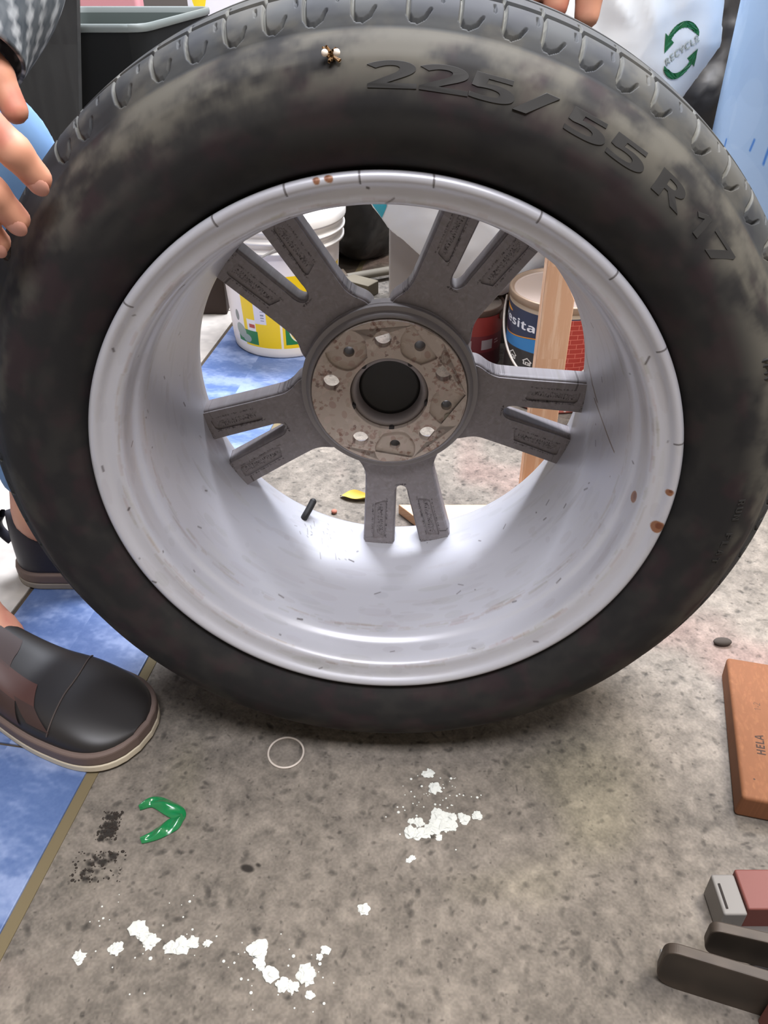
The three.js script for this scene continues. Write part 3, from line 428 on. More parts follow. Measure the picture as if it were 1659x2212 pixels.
{ // low dark box beside the bucket
  const t = thing('carton_box', 'low dark brown box on the floor between the bucket and the dark bin', 'box', [-.388, .004, -1.712]);
  obj('body', rbox(.115, .17, .10, .003, 0, .085, 0), std(0x3b2f2a, .85), t); obj('top_flap', box(.113, .002, .049, 0, .1712, .0252), std(0x3b2f2a, .85), t); obj('top_flap', box(.113, .002, .049, 0, .1712, -.0252), std(0x3b2f2a, .85), t);
}
// black sacks against the back wall
const blackFilm = new THREE.MeshPhysicalMaterial({ color: 0x131112, roughness: .5 });
function sack(label, [x, y, z], [a, b, c], seed) {
  const g = nets((X, Y, Z) => { const q = Math.hypot(X / a, (Y - b * .9) / b, Z / c) - 1; return q * Math.min(a, b, c) + (fbm(X * 14 + seed, Y * 14, Z * 14, 3) - .5) * .045 + Math.max(0, -Y) * 3; }, [-a * 1.2, -.03, -c * 1.25], [a * 1.2, b * 2.1, c * 1.25], .014);
  const t = thing('black_sack', label, 'sack', [x, y, z]); obj('film', g.translate(0, .004, 0), blackFilm, t);
  const k = []; for (let i = 0; i < 7; i++) { const e = i * .9; k.push(tube([[0, b * 1.84, 0], [.012 * Math.cos(e), b * 1.92, .012 * Math.sin(e)], [.045 * Math.cos(e), b * 1.92 + .05, .045 * Math.sin(e)]], .008, 8, 6)); } obj('tied_neck', merge(k), blackFilm, t); return t;
}
sack('black plastic sack slumped between the bucket and the pale box', [-.062, 0, -2.04], [.150, .32, .175], 2);
sack('tall black plastic sack behind the white shopping bag', [.70, 0, -2.22], [.25, .34, .22], 8);
sack('black plastic sack behind the pale box', [.29, 0, -2.27], [.155, .26, .18], 14);
{ // offcuts on the floor in front of the sack
  const list = [['pipe_offcut', 'short grey plastic pipe offcut lying by the black sack', 'pipe', [-.046, .0205, -1.845], [0, .45, 0], .0095, .16, 0x6f685b],
  ['pipe_offcut', 'thin grey pipe offcut lying flat before the black sack', 'pipe', [-.075, .0085, -1.74], [0, -.65, 0], .0085, .18, 0x6d6458],
  ['wood_offcut', 'small square pale wood offcut on the floor by the pale box', 'offcut', [-.052, .015, -1.79], [0, -.6, 0], 0, .07, 0x6a6252], ['wood_offcut', 'small dark wood offcut on the floor by the black sack', 'offcut', [-.12, .015, -1.83], [0, .3, 0], 0, .07, 0x514538]];
  for (const [n, l, c, p, ro, r, L, col] of list) { const g = r ? lathe([[r * .75, -L / 2], [r, -L / 2], [r, L / 2], [r * .75, L / 2], [r * .75, -L / 2]], 20).rotateZ(Math.PI / 2) : rbox(L, .03, .04, .002); const o = obj(n, g, std(col, .7)); o.position.set(...p); o.rotation.set(...ro); tag(o, l, c); }
}
{ // pale box
  const t = thing('pale_box', 'pale grey cardboard box under the white shopping bag', 'box', [.195, 0, -1.67]);
  const m = std(0xaaa39c, .75), fm = m; obj('body', rbox(.368, .235, .25, .003, 0, .1175, 0), m, t); for (const k of [-1, 1]) obj('top_flap', box(.364, .003, .123, 0, .2362, k * .0625), fm, t);
}
// ---------------------------------------------------------------- white shopping bag with print
{
  const poly = [[-.050, .335], [-.026, .283], [.008, .238], [.067, .188], [.130, .142], [.215, .112], [.300, .165], [.385, .29], [.480, .442], [.530, .525], [.515, .62], [.44, .72], [.24, .76], [.06, .62]];
  const sd = (x, y) => { let d = 1e9, s = 1; for (let i = 0, j = poly.length - 1; i < poly.length; j = i++) { const [ax, ay] = poly[i], [bx, by] = poly[j], ex = bx - ax, ey = by - ay, wx = x - ax, wy = y - ay, t = clamp((wx * ex + wy * ey) / (ex * ex + ey * ey)), qx = wx - ex * t, qy = wy - ey * t; d = Math.min(d, qx * qx + qy * qy); const c1 = y >= ay, c2 = y < by, c3 = ex * wy > ey * wx; if ((c1 && c2 && c3) || (!c1 && !c2 && !c3)) s = -s; } return s * Math.sqrt(d); };
  const f0 = (x, y, z) => { const d = sd(x, y), T = .105 * Math.sqrt(clamp(-d / .13, 0, 1)) + .004; const w = (fbm(x * 9 + 4, y * 9, z * 5, 3) - .5) * .05 + (Math.abs(noise(x * 16 + y * 9, y * 6, z * 6 + 3) - .5) - .2) * .03; return Math.max(d, Math.abs(z) - T + w * clamp(-d / .05)) * .8; }, bx = (x, y, z) => { const q = [Math.abs(x - .195) - .188, y - .2405, z + .042]; return Math.hypot(Math.max(q[0], 0), Math.max(q[1], 0), Math.max(q[2], 0)) + Math.min(Math.max(...q), 0); }, f = (x, y, z) => Math.max(f0(x, y, z), -bx(x, y, z));
  const t = thing('shopping_bag', 'large crumpled white shopping bag with a green arrow print resting on the pale box', 'bag', [0, 0, -1.50]);
  const film = new THREE.MeshPhysicalMaterial({ color: 0xe9ebea, roughness: .42, sheen: .2 });
  obj('film', nets(f, [-.07, .09, -.14], [.56, .79, .14], .0085), film, t);
  const front = (x, y) => { let z = .14; while (z > -.02 && f(x, y, z) > 0) z -= .002; return z + .0022; };
  const drape = (sh, seg = 30) => { let g = new THREE.ShapeGeometry(sh, seg); const tri = g.toNonIndexed().attributes.position, P = []; const sub = (a, b, c, k) => { if (!k) { P.push(a, b, c); return; } const ab = [(a[0] + b[0]) / 2, (a[1] + b[1]) / 2], bc = [(c[0] + b[0]) / 2, (c[1] + b[1]) / 2], ca = [(a[0] + c[0]) / 2, (a[1] + c[1]) / 2]; sub(a, ab, ca, k - 1); sub(ab, b, bc, k - 1); sub(ca, bc, c, k - 1); sub(ab, bc, ca, k - 1); }; for (let i = 0; i < tri.count; i += 3) sub([tri.getX(i), tri.getY(i)], [tri.getX(i + 1), tri.getY(i + 1)], [tri.getX(i + 2), tri.getY(i + 2)], 2); const pos = []; for (const [x, y] of P) pos.push(x, y, front(x, y)); g = new THREE.BufferGeometry(); g.setAttribute('position', new THREE.Float32BufferAttribute(pos, 3)); g.computeVertexNormals(); return g; };
  const ink = std(0x1f6b3c, .5, { side: THREE.DoubleSide }), cx = .446, cy = .527, R = .029;
  for (const off of [0, Math.PI]) { // two arrows chasing each other round
    const s = new THREE.Shape(), a0 = off + .25, a1 = off + 2.75, rot = .28, P = (r, a) => [cx + r * Math.cos(a + rot) * 1.0, cy + r * Math.sin(a + rot) * 1.22];
    const N = 16; s.moveTo(...P(R + .001, a0)); for (let i = 1; i <= N; i++) s.lineTo(...P(R + .003, lerp(a0, a1 - .45, i / N))); s.lineTo(...P(R + .010, a1 - .45)); s.lineTo(...P(R, a1 + .15)); s.lineTo(...P(R - .011, a1 - .45)); for (let i = N; i >= 0; i--) s.lineTo(...P(R - .004 + (i < 3 ? .004 * (1 - i / 3) : 0), lerp(a0, a1 - .45, i / N))); s.closePath();
    obj('arrow_print', drape(s), ink, t);
  }
  const wr = []; for (const s of fonts.bold.generateShapes('RECYCLE', .0105)) { const rot = .55, mv = p => { const x = p.x - .029, y = p.y - .005; return new THREE.Vector2(cx + x * Math.cos(rot) - y * Math.sin(rot), cy + x * Math.sin(rot) + y * Math.cos(rot)); }; const e = s.extractPoints(4), q = new THREE.Shape(e.shape.map(mv)); q.holes = e.holes.map(h => new THREE.Path(h.map(mv))); wr.push(drape(q, 4)); }
  for (const w of wr) w.setAttribute('uv', new THREE.Float32BufferAttribute(new Float32Array(w.attributes.position.count * 2), 2));
  obj('word_print', merge(wr), std(0xaeb6b0, .6, { side: THREE.DoubleSide }), t);
  { const s = new THREE.Shape([[-.024, .292], [-.004, .262], [.004, .290], [.008, .33], [-.030, .33]].map(p => new THREE.Vector2(...p))); obj('teal_print', drape(s), std(0x18a3b4, .5, { side: THREE.DoubleSide }), t); }
}
{ // pale blue drum
  const tex = canvasTex(1024, 512, (g, w, h) => { g.fillStyle = '#8aa3c0'; g.fillRect(0, 0, w, h); const r = rng(61); for (let k = 0; k < 700; k++) { g.fillStyle = `rgba(${k % 2 ? '170,190,212' : '124,148,178'},.16)`; g.beginPath(); g.ellipse(r() * w, r() * h, 6 + 40 * r(), 4 + 26 * r(), r() * 3, 0, 7); g.fill(); } g.strokeStyle = 'rgba(34,92,170,.85)'; g.lineWidth = 2.4; for (let k = 0; k < 46; k++) { const x = r() * w, y = 190 + 90 * r(); g.beginPath(); g.moveTo(x, y); g.lineTo(x - 4 + 8 * r(), y + 8 + 12 * r()); g.stroke(); } });
  tex.wrapS = THREE.RepeatWrapping;
  const t = thing('plastic_drum', 'tall pale blue plastic drum with blue pen marks beside the shopping bag', 'drum', [.742, 0, -1.30], .5);
  obj('body', lathe([[.05, 0], [.235, 0], [.248, .012], [.25, .03], [.25, .30], [.254, .31], [.254, .325], [.25, .335], [.25, .62], [.254, .63], [.254, .645], [.25, .655], [.25, .86], [.24, .885]], 96), new THREE.MeshPhysicalMaterial({ map: tex, roughness: .42 }), t);
  obj('lid', lathe([[.0001, .895], [.20, .895], [.21, .90], [.255, .90], [.258, .89], [.258, .865], [.252, .862]].reverse(), 96), std(0x2b3a52, .5), t);
}

// ---------------------------------------------------------------- the person holding the wheel
{
  const person = thing('person', 'person in light blue jeans and grey checked shirt bending to hold the wheel', 'person', [-.55, 0, -.75]);
  const O = V(.55, 0, .75), add = (name, g, m, parent = person) => obj(name, g.translate(O.x, O.y, O.z), m, parent);
  const shR = [-.40, 1.06, -.72], shL = [-.25, 1.0, -1.05], elR = [-.37, .85, -.80], elL = [.02, .88, -1.03], wrR = [-.297, .682, -.668], wrL = [.165, .738, -.865];
  const hipR = [-.80, .72, -.76], hipL = [-.80, .72, -.95], knR = [-.53, .47, -.67], knL = [-.405, .50, -.88], anR = [-.475, .10, -.672], anL = [-.420, .10, -.835];
  const chest = [-.42, 1.0, -.88], pel = [-.82, .76, -.86], neck = [-.28, 1.12, -.87], head = [-.20, 1.21, -.855];
  const skinF = caps([[pel, .12, [-.62, .88, -.87], .115], [[-.62, .88, -.87], .115, chest, .135], [chest, .10, neck, .052], [neck, .052, head, .05], [shR, .055, chest, .09], [shL, .055, chest, .09],
    [[-.205, 1.225, -.855], .086, [-.165, 1.175, -.852], .070], [[-.140, 1.130, -.85], .038, [-.165, 1.16, -.85], .055], [[-.095, 1.178, -.85], .010, [-.110, 1.205, -.85], .012],
    [[-.215, 1.205, -.775], .012, [-.225, 1.225, -.770], .014], [[-.215, 1.205, -.935], .012, [-.225, 1.225, -.94], .014],
    [shR, .046, elR, .038], [elR, .037, wrR, .026], [shL, .046, elL, .038], [elL, .037, wrL, .026],
    [hipR, .080, knR, .056], [knR, .052, anR, .034], [hipL, .080, knL, .056], [knL, .052, anL, .034], [anR, .034, [-.43, .055, -.650], .036], [anL, .034, [-.37, .055, -.838], .036]]);
  const bodyG = nets((x, y, z) => skinF(x, y, z, .03), [-1.0, .005, -1.20], [.25, 1.38, -.55], .0125);
  // hands: joints from the tip to the knuckle
  const hand = (fingers, wrist, fore) => { const L = []; const kn = fingers.slice(0, 4).map(f => f[f.length - 1]); for (const f of fingers) for (let i = 0; i + 1 < f.length; i++) L.push([f[i], [.0090, .0100, .0108, .0125][i], f[i + 1], [.0100, .0108, .0125, .0135][i]]); for (const k of kn) L.push([k, .0125, wrist, .022]); for (let i = 0; i < 3; i++) L.push([kn[i], .0125, kn[i + 1], .0120]); L.push([wrist, .025, fore, .028]); return caps(L); };
  const fR = [
    [[-.2215, .5690, -.5555], [-.2290, .5870, -.5480], [-.2480, .6120, -.5480], [-.2800, .6320, -.5860]],
    [[-.2400, .5450, -.5505], [-.2475, .5640, -.5420], [-.2680, .5900, -.5420], [-.2950, .6150, -.5840]],
    [[-.2570, .5300, -.5510], [-.2640, .5470, -.5440], [-.2840, .5700, -.5440], [-.3080, .5980, -.5880]],
    [[-.2760, .5130, -.5560], [-.2810, .5290, -.5520], [-.2980, .5500, -.5540], [-.3180, .5830, -.5960]],
    [[-.2530, .5960, -.6230], [-.2620, .6170, -.6310], [-.2780, .6380, -.6390]]];
  const fL = [
    [[.1220, .6510, -.6910], [.1235, .6680, -.6950], [.1290, .6930, -.7100], [.1480, .7080, -.7650]],
    [[.1455, .6455, -.6920], [.1465, .6630, -.6960], [.1520, .6890, -.7110], [.1680, .7050, -.7690]],
    [[.1030, .6585, -.6960], [.1040, .6740, -.7000], [.1090, .6960, -.7150], [.1290, .7080, -.7650]],
    [[.0840, .6690, -.7060], [.0860, .6820, -.7090], [.0920, .7000, -.7220], [.1120, .7050, -.7700]],
    [[.1950, .6900, -.7280], [.2000, .7020, -.7550], [.1960, .7180, -.7950]]];
  const hR = hand(fR, wrR, [-.325, .745, -.713]), hL = hand(fL, wrL, [.128, .773, -.906]);
  const hg = [nets((x, y, z) => hR(x, y, z, .005), [-.375, .49, -.745], [-.19, .79, -.50], .0028), nets((x, y, z) => hL(x, y, z, .005), [.05, .62, -.945], [.23, .82, -.66], .0030)];
  const skinGeo = merge([bodyG, ...hg]);
  const s1 = lin(0xc98f74), s2 = lin(0xb97460), s3 = lin(0xd2a287), creases = fR.concat(fL).map(f => f[1]);
  paint(skinGeo, (x, y, z, o) => { const n = fbm(x * 60, y * 60, z * 60, 3), q = fbm(x * 25 + 5, y * 25, z * 25, 2); mix3(s1, s2, sstep(.45, .75, n), o); mix3([...o], s3, sstep(.5, .8, q) * .6, o); });
  add('body', skinGeo, new THREE.MeshPhysicalMaterial({ vertexColors: true, roughness: .52, sheen: .2 }));
  // nails, on the side away from the palm
  const nailM = std(0xc48d7b, .4);
  for (const [f, up, sc] of [[fR[0], [-.1, .12, 1], 1], [fR[1], [-.1, .12, 1], 1], [fR[2], [-.1, .12, 1], .95], [fL[0], [.1, .2, -1], .9], [fL[1], [.1, .2, -1], .9]]) {
    const a = V(...f[0]), d = V(...f[0]).sub(V(...f[1])).normalize(), u = V(...up).addScaledVector(d, -V(...up).dot(d)).normalize(), s = V().crossVectors(d, u);
    const g = new THREE.SphereGeometry(1, 20, 14).scale(.0062 * sc, .0080 * sc, .0034).applyMatrix4(new THREE.Matrix4().makeBasis(s, d, u)).translate(...a.clone().addScaledVector(u, .0060).addScaledVector(d, .0012).toArray()); add('fingernail', g, nailM);
  }
  // hair
  add('hair', nets((x, y, z) => { const d = Math.hypot((x + .222) / 1.0, (y - 1.235) / .95, (z + .855) / .98) - .094; return Math.max(d + (noise(x * 70, y * 70, z * 70) - .5) * .006, -(y - 1.20) - (x + .2) * -.9 - .02, (x + .12) - (y - 1.24) * .5); }, [-.34, 1.12, -.97], [-.08, 1.36, -.74], .009), std(0x2a211c, .8));
  // shirt and trousers
  const shirtF = caps([[[-.80, .78, -.86], .140, [-.62, .90, -.87], .140], [[-.62, .90, -.87], .140, chest, .155], [shR, .078, chest, .12], [shL, .078, chest, .12], [shR, .066, elR, .056], [shL, .066, elL, .056], [elL, .055, [.125, .776, -.905], .047], [chest, .12, [-.32, 1.08, -.872], .07]]);
  const checks = (x, y, z, o) => { const a = Math.sin(x * 520 + z * 300) * Math.sin(y * 520 + z * 260), n = noise(x * 160, y * 160, z * 160); mix3(lin(0x39434f), lin(0xb7bcc2), sstep(-.1, .5, a * .8 + (n - .5) * .8), o); };
  const shirtG = nets((x, y, z) => shirtF(x, y, z, .04) + (fbm(x * 14, y * 14, z * 14, 2) - .5) * .014, [-1.02, .60, -1.22], [.24, 1.22, -.58], .012);
  add('shirt', paint(shirtG, checks), new THREE.MeshStandardMaterial({ vertexColors: true, roughness: .9 }));
  { // right forearm sleeve: an open tube with a wide cuff
    const c = curve([elR, [-.315, .785, -.755], [-.270, .692, -.697], [-.290, .632, -.645]]), N = 60, M = 90, pos = [], idx = [];
    const fr = c.computeFrenetFrames(N); for (const inner of [0, 1]) for (let i = 0; i <= N; i++) { const t = inner ? 1 - i / N : i / N, k = inner ? N - i : i, p = c.getPoint(t); for (let j = 0; j < M; j++) { const a = j / M * 2 * Math.PI, R = lerp(.058, .046, t) + .003 * Math.sin(a * 3 + t * 9) - inner * .0025, q = p.clone().addScaledVector(fr.normals[k], R * Math.cos(a)).addScaledVector(fr.binormals[k], R * Math.sin(a)); pos.push(q.x, q.y, q.z); } }
    for (let i = 0; i < 2 * N + 1; i++) for (let j = 0; j < M; j++) { const a = i * M + j, b = i * M + (j + 1) % M; idx.push(a, b, a + M, b, b + M, a + M); }
    const g = new THREE.BufferGeometry(); g.setAttribute('position', new THREE.Float32BufferAttribute(pos, 3)); g.setIndex(idx); g.computeVertexNormals();
    const half = (N + 1) * M; let vi = 0; paint(g, (x, y, z, o) => { const u = vi % M, v = (vi / M) | 0; { const q = ((u >> 1) + (v >> 1)) % 3, n = noise(u * .8, v * .8, 2); mix3(lin(0x37424c), lin(0xd3d9de), q === 0 ? .7 * n + .3 : .22 * n, o); } vi++; });
    add('sleeve', g, new THREE.MeshStandardMaterial({ vertexColors: true, roughness: .9, side: THREE.DoubleSide }));
  }
  const jeanF = caps([[[-.84, .76, -.86], .135, [-.74, .80, -.865], .125], [hipR, .100, knR, .074], [knR, .070, [-.485, .15, -.670], .056], [hipL, .100, knL, .072], [knL, .068, [-.418, .17, -.838], .044]]);
  const jg = nets((x, y, z) => Math.max(jeanF(x, y, z, .03) + (fbm(x * 16, y * 9, z * 16, 2) - .5) * .016, .135 - y), [-1.05, .09, -1.10], [-.28, .96, -.55], .011);
  add('jeans', paint(jg, (x, y, z, o) => mix3(lin(0x41679a), lin(0x82a8d0), fbm(x * 22, y * 10, z * 22, 3), o)), new THREE.MeshStandardMaterial({ vertexColors: true, roughness: .85 }));
  // shoes: s runs from the heel (0) to the toe (1)
  function shoe(name, [hx, hz], dir, L, mats, sides) {
    const grp = new THREE.Group(); grp.name = name; person.add(grp); grp.position.set(hx + O.x, .0035, hz + O.z); grp.rotation.y = Math.atan2(-dir[1], dir[0]);
    const wid = s => .5 * L * (.27 + .12 * sstep(.25, .72, s)) * Math.sqrt(clamp(1 - Math.pow(clamp((s - .72) / .28), 3.4))) * Math.sqrt(clamp(1 - Math.pow(clamp((.16 - s) / .16), 2.4)));
    const hgt = s => lerp(.096, .052, sstep(.22, .60, s)) * (1 - .50 * Math.pow(clamp((s - .62) / .38), 2.2)) ;
    const NS = 64, NC = 40;
    const loft = (y0, fn, s0 = 0, s1 = 1) => { const pos = [], idx = []; for (let i = 0; i <= NS; i++) { const s = lerp(s0, s1, i / NS), sc = clamp(s, .004, .996); for (let j = 0; j <= NC; j++) { const a = Math.PI * j / NC, [w, h] = fn(sc), c = Math.cos(a), q = Math.sin(a); pos.push(sc * L, y0 + h * Math.pow(q, .62), -w * Math.sign(c) * Math.pow(Math.abs(c), .72)); } } for (let i = 0; i < NS; i++) for (let j = 0; j < NC; j++) { const a = i * (NC + 1) + j, b = a + NC + 1; idx.push(a, a + 1, b, b, a + 1, b + 1); } const g = new THREE.BufferGeometry(); g.setAttribute('position', new THREE.Float32BufferAttribute(pos, 3)); g.setIndex(idx); g.computeVertexNormals(); return g; };
    const up = obj('upper', loft(.018, s => [wid(s) * .965, hgt(s) - .018]), mats.upper, grp);
    const outl = (k, e = 0) => { const sh = new THREE.Shape(); const n = 60; for (let i = 0; i <= n; i++) { const s = clamp(i / n, .002, .998), p = [s * L + (s - .5) * e * 2, wid(s) * k + e * .6]; sh[i ? 'lineTo' : 'moveTo'](...p); } for (let i = n; i >= 0; i--) { const s = clamp(i / n, .002, .998); sh.lineTo(s * L + (s - .5) * e * 2, -wid(s) * k - e * .6); } sh.closePath(); return sh; };
    const slab = (k, e, y0, h, b) => new THREE.ExtrudeGeometry(outl(k, e), { depth: h - 2 * b, bevelEnabled: true, bevelThickness: b, bevelSize: b, bevelSegments: 3, curveSegments: 8 }).rotateX(-Math.PI / 2).translate(0, y0 + b, 0);
    tag(obj('sole', slab(1.0, .002, 0, .0095, .002), mats.sole, grp), 'cream rubber outsole');
    obj('sole_edge', slab(.99, .001, .009, .015, .003), mats.edge, grp);
    if (sides) { // stitched leather pieces over the vamp
      const patch = (s0, s1, a0, a1, lift, m, skew = 0) => { const pos = [], idx = [], n = 18; for (let i = 0; i <= n; i++) for (let j = 0; j <= n; j++) { const a = lerp(a0, a1, j / n), s = lerp(s0, s1, i / n) + skew * (j / n - .5), w = wid(s) * .965 + lift, h = hgt(s) - .018 + lift, c = Math.cos(a), q = Math.sin(a); pos.push(s * L, .018 + h * Math.pow(q, .62), -w * Math.sign(c) * Math.pow(Math.abs(c), .72)); } for (let i = 0; i < n; i++) for (let j = 0; j < n; j++) { const a = i * (n + 1) + j, b = a + n + 1; idx.push(a, a + 1, b, b, a + 1, b + 1); } const g = new THREE.BufferGeometry(); g.setAttribute('position', new THREE.Float32BufferAttribute(pos, 3)); g.setIndex(idx); g.computeVertexNormals(); obj('leather_patch', g, m, grp); };
      patch(.46, .64, 1.75, 2.30, .0012, mats.patch, .06); patch(.44, .60, 2.30, 2.95, .0012, mats.patch2, .05); patch(.61, .71, 2.20, 2.70, .0014, mats.patch2, .10); patch(.34, .47, 1.3, 1.8, .0012, mats.patch2, .04);
      const seam = []; for (let i = 0; i <= 20; i++) { const a = lerp(.5, 2.85, i / 20), s = .70 - .05 * Math.cos(a * 1.2), w = wid(s) * .965 + .0006, h = hgt(s) - .018 + .0006, c = Math.cos(a), q = Math.sin(a); seam.push([s * L, .018 + h * Math.pow(q, .62), -w * Math.sign(c) * Math.pow(Math.abs(c), .72)]); } obj('seam', tube(seam, .0009, 60, 6), mats.thread, grp);
    } else { const lp = []; for (let k = 0; k <= 12; k++) { const a = k / 12 * Math.PI; lp.push([-.004 - .010 * Math.sin(a), .050 + .042 * k / 12, 0]); } obj('pull_loop', tube(lp, .0045, 30, 8).scale(1, 1, 1.8), mats.thread, grp); }
    return grp;
  }
  const lea = std(0x262322, .45), lea2 = { upper: lea, sole: std(0xcfc3ac, .7), edge: std(0x6d5c54, .65), patch: std(0x4c3029, .5), patch2: std(0x3c2a26, .5), thread: std(0x4a403c, .7) };
  const d1 = [.91, .41], Ln = Math.hypot(...d1); tag(shoe('shoe', [-.250 - .29 * d1[0] / Ln, -.556 - .29 * d1[1] / Ln], d1, .29, lea2, true), 'dark brown leather slip on shoe with cream sole');
  tag(shoe('shoe', [-.472, -.834], [1, .0], .27, { ...lea2, upper: std(0x23222c, .5), thread: std(0x1c1b26, .6), sole: std(0x8d857a, .7) }, false), 'dark shoe with a heel pull loop');
}

// ---------------------------------------------------------------- small things on the floor
{ // tan brick with stamped print
  const tex = canvasTex(1024, 512, (g, w, h) => {
    g.fillStyle = '#74482a'; g.fillRect(0, 0, w, h); const r = rng(71); for (let k = 0; k < 1500; k++) { g.fillStyle = `rgba(${['150,100,62', '108,66,38', '130,82,48'][k % 3]},.14)`; g.beginPath(); g.ellipse(r() * w, r() * h, 3 + 30 * r(), 2 + 8 * r(), (r() - .5) * .6, 0, 7); g.fill(); }
    g.fillStyle = 'rgba(40,24,14,.9)'; g.font = 'bold 58px sans-serif'; g.fillText('HELA', 300, 132); g.fillStyle = 'rgba(60,40,26,.6)'; g.font = '46px sans-serif'; g.fillText('1-2', 620, 140); g.fillText('CE CO', 480, 205); g.fillStyle = '#3a2a1e'; g.beginPath(); g.arc(130, 62, 5, 0, 7); g.fill();
  });
  const L = .186, Wd = .105, T = .030, g = rbox(Wd, T, L, .004, Wd / 2, T / 2, -L / 2, 4), p = g.attributes.position, u = g.attributes.uv, n = g.attributes.normal;
  for (let i = 0; i < p.count; i++) { u.setXY(i, -p.getZ(i) / L, 1 - p.getX(i) / Wd); p.setXYZ(i, p.getX(i) + (noise(p.getX(i) * 60, p.getY(i) * 60, p.getZ(i) * 60) - .5) * .0016, p.getY(i), p.getZ(i) + (noise(p.getX(i) * 50 + 9, p.getY(i) * 60, p.getZ(i) * 60) - .5) * .0016); }
  const b = obj('brick', g, std(0xffffff, .8, { map: tex })); b.position.set(.3385, 0, -.473); b.rotation.y = -.245; tag(b, 'tan rectangular brick with dark stamped letters lying on the concrete', 'brick');
  const ch = obj('stone_chip', new THREE.IcosahedronGeometry(.01, 2).scale(1.1, .45, .6), std(0x423b35, .95)); ch.position.set(.401, .004, -.702); tag(ch, 'small dark stone chip beside the corner of the tan brick', 'stone');
}
{ // scissor jack end with two flat steel bars, grey saddle and red frame
  const t = thing('scissor_jack', 'worn grey and red steel car jack lying on the concrete', 'jack', [.30, 0, -.33]);
  const steel = std(0x544c45, .55, { metalness: .25, map: dataTex(256, 256, (x, y, o) => { const a = noise2(x * .04, y * .2) * .6 + noise2(x * .3, y * .3) * .4, q = 150 + a * 100; o[0] = q; o[1] = q * .97; o[2] = q * .93; }, true, THREE.RepeatWrapping) }), red = std(0x723f37, .6), grey = std(0x7f7b76, .65);
  const bar = (x0, z0, x1, z1, top, h, thick, m) => { const L = Math.hypot(x1 - x0, z1 - z0), s = new THREE.Shape(), r = h * .42; s.moveTo(r, 0); s.lineTo(L, 0); s.lineTo(L, h); s.lineTo(r * .5, h); s.quadraticCurveTo(0, h, 0, h - r * .5); s.lineTo(0, r); s.quadraticCurveTo(0, 0, r, 0); const g = new THREE.ExtrudeGeometry(s, { depth: thick, bevelEnabled: true, bevelSize: .0012, bevelThickness: .0012, bevelSegments: 2 }).translate(0, top - h, -thick); const o = obj('side_bar', g, m, t); o.position.set(x0 - .30, 0, z0 + .33); o.rotation.y = -Math.atan2(z1 - z0, x1 - x0); return o; };
  bar(.221, -.320, .36, -.275, .052, .052, .0065, steel); bar(.263, -.337, .40, -.303, .050, .036, .0065, steel);
  obj('saddle', rbox(.020, .030, .036, .002, -.006, .016, -.047), grey, t); obj('slot', box(.0018, .001, .022, -.012, .0313, -.045), std(0x2a2420, .9), t);
  obj('red_frame', merge([rbox(.075, .034, .036, .002, .042, .017, -.050), rbox(.030, .030, .022, .002, .010, .015, .050)]), red, t);
  obj('foot_plate', rbox(.10, .006, .12, .0015, .055, .003, .02), std(0x5a5450, .7), t);
  obj('screw_end', new THREE.CylinderGeometry(.006, .006, .02, 16).rotateZ(Math.PI / 2).rotateY(-.3).translate(-.068, .026, .006), std(0xb9bcbd, .4, { metalness: .5 }), t);
}
{ const o = obj('rubber_ring', new THREE.TorusGeometry(.0182, .0011, 10, 64).rotateX(Math.PI / 2).scale(1, 1, 1.04), new THREE.MeshPhysicalMaterial({ color: 0xcfc4b8, roughness: .4 })); o.position.set(-.1015, .0012, -.5455); tag(o, 'thin pale rubber ring lying on the concrete by the tyre', 'ring'); }
{ // bent green plastic strip
  const c = curve([[-.238, 0, -.480], [-.226, 0, -.4865], [-.210, 0, -.480], [-.194, 0, -.4685], [-.204, 0, -.460], [-.214, 0, -.452], [-.228, 0, -.4445]]), N = 60, M = 12, pos = [], idx = [];
  for (const k of [0, 1]) for (let i = 0; i <= N; i++) { const t = i / N, p = c.getPoint(t), d = c.getTangent(t), s = V(-d.z, 0, d.x), w = .0078 * (Math.sin(Math.PI * clamp(t * .92 + .04)) ** .5) * (1 - .72 * Math.exp(-(((t - .52) / .06) ** 2))); for (let j = 0; j <= M; j++) { const q = j / M * 2 - 1; pos.push(p.x + s.x * q * w, .0022 + .0035 * (1 - q * q) + .002 * Math.sin(t * 26 + q * 2) * (1 - Math.abs(q)) - k * .0009, p.z + s.z * q * w); } }
  const st = (N + 1) * (M + 1); for (let i = 0; i < N; i++) for (let j = 0; j < M; j++) { const a = i * (M + 1) + j, b = a + M + 1; idx.push(a, b, a + 1, b, b + 1, a + 1, st + a, st + a + 1, st + b, st + b, st + a + 1, st + b + 1); }
  const g = new THREE.BufferGeometry(); g.setAttribute('position', new THREE.Float32BufferAttribute(pos, 3)); g.setIndex(idx); g.computeVertexNormals();
  tag(obj('plastic_strip', g, new THREE.MeshPhysicalMaterial({ color: 0x1c7a45, roughness: .22, clearcoat: .6, clearcoatRoughness: .15, side: THREE.DoubleSide })), 'shiny bent green plastic strip on the concrete near the blue tile', 'strip');
}
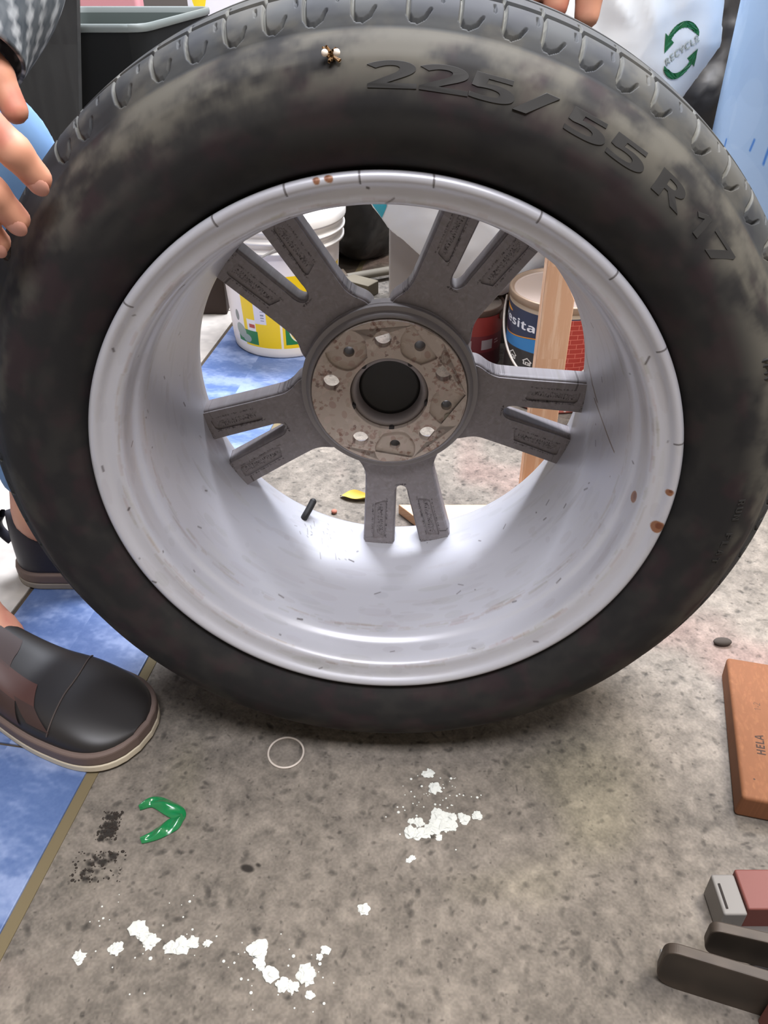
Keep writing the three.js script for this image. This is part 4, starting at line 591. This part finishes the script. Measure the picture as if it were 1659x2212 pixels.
{ // dry yellow leaf
  const N = 24, M = 10, pos = [], idx = []; for (let i = 0; i <= N; i++) { const t = i / N, w = .009 * Math.sin(Math.PI * Math.pow(t, .8)) + .0004; for (let j = 0; j <= M; j++) { const q = j / M * 2 - 1; pos.push((t - .5) * .058, .002 + .006 * q * q * Math.sin(Math.PI * t) + .002 * Math.sin(t * 9 + q), q * w); } }
  for (let i = 0; i < N; i++) for (let j = 0; j < M; j++) { const a = i * (M + 1) + j, b = a + M + 1; idx.push(a, a + 1, b, b, a + 1, b + 1); }
  const g = new THREE.BufferGeometry(); g.setAttribute('position', new THREE.Float32BufferAttribute(pos, 3)); g.setIndex(idx); g.computeVertexNormals();
  const o = obj('dry_leaf', g, std(0xc9b04a, .7, { side: THREE.DoubleSide })); o.position.set(-.036, .0006, -.998); o.rotation.y = -.15; tag(o, 'curled yellow leaf on the concrete behind the wheel', 'leaf');
  const p = obj('pebble', new THREE.IcosahedronGeometry(.0042, 3).scale(1, .8, 1), std(0xb0705e, .8)); p.position.set(-.0716, .003, -.963); tag(p, 'tiny reddish pebble on the concrete behind the wheel', 'pebble');
}
{ // white plaster crumbs: the larger ones one by one, dust as one
  const chalk = std(0xd5d7d0, .95), r = rng(91);
  const crumb = (R, seed) => { const g = new THREE.IcosahedronGeometry(R, 3), p = g.attributes.position; for (let i = 0; i < p.count; i++) { const x = p.getX(i), y = p.getY(i), z = p.getZ(i), k = .35 + 1.25 * noise(x / R * 2.3 + seed, y / R * 2.3, z / R * 2.3 + seed * 2); p.setXYZ(i, x * k, Math.max(y * k * .28, -R * .05), z * k); } g.computeVertexNormals(); return g; };
  const big = [[.053, -.470, .0100], [.060, -.462, .0085], [.047, -.459, .0075], [.040, -.4555, .0070], [.066, -.470, .0055], [.0655, -.460, .005], [.025, -.4545, .0065], [.0325, -.452, .0055], [.034, -.465, .0055], [.026, -.466, .0035], [.077, -.469, .0060], [.090, -.472, .0052], [.051, -.503, .0070], [.045, -.520, .0060], [.052, -.449, .0035],
  [-.018, -.380, .0055], [.026, -.4285, .003], [.023, -.426, .0028],
  [-.212, -.364, .0075], [-.207, -.359, .0065], [-.198, -.352, .0070], [-.226, -.346, .0062], [-.255, -.339, .0060], [-.171, -.349, .0080], [-.180, -.347, .0065], [-.163, -.350, .006], [-.150, -.350, .004],
  [-.107, -.344, .0085], [-.104, -.349, .006], [-.103, -.334, .0058], [-.094, -.325, .0065], [-.083, -.317, .0058], [-.074, -.315, .0056], [-.064, -.326, .0085], [-.062, -.322, .006], [-.049, -.345, .0045], [-.054, -.339, .003], [-.060, -.309, .004]];
  big.forEach(([x, z, R], i) => { const o = obj('plaster_crumb', crumb(R * .86, i * 3.7), chalk); o.position.set(x, .0004, z); o.rotation.y = r() * 6; tag(o, z < -.43 && x > 0 ? 'white plaster crumb in the cluster on the concrete before the tyre' : x < -.13 ? 'white plaster crumb in the row nearest the blue tile' : 'loose white plaster crumb on the bare concrete', 'crumb', z < -.43 && x > 0 ? 'plaster crumbs clustered before the tyre' : x < -.13 ? 'plaster crumbs in the row near the tile' : 'loose plaster crumbs'); });
  const d = []; for (let k = 0; k < 130; k++) { const c = [[.05, -.475, .055], [.048, -.50, .03], [-.2, -.355, .06], [-.085, -.328, .05]][k % 4], R = .0005 + .0014 * r() * r(), a = r() * 6.28, q = c[2] * Math.sqrt(r()); d.push(new THREE.IcosahedronGeometry(R, 1).scale(1, .5, 1).translate(c[0] + q * Math.cos(a), R * .3, c[1] + q * Math.sin(a) * .8)); }
  tag(obj('plaster_dust', merge(d), chalk), 'fine white plaster specks scattered over the concrete', 'dust', null, 'stuff');
  const e = []; for (let k = 0; k < 240; k++) { const u = r() < .6, R = .0004 + .0013 * r() * r(); e.push(new THREE.IcosahedronGeometry(R, 1).scale(1.3, .5, 1).rotateY(r() * 6).translate(-.262 + (u ? .012 : .03) * (r() - .5) * 1.6, R * .3, (u ? -.462 : -.42) + .03 * (r() - .5))); }
  tag(obj('dark_dirt', merge(e), std(0x2d2620, .95)), 'dark crumbled dirt on the concrete beside the green plastic strip', 'dirt', null, 'stuff');
}

renderer.render(scene, camera);
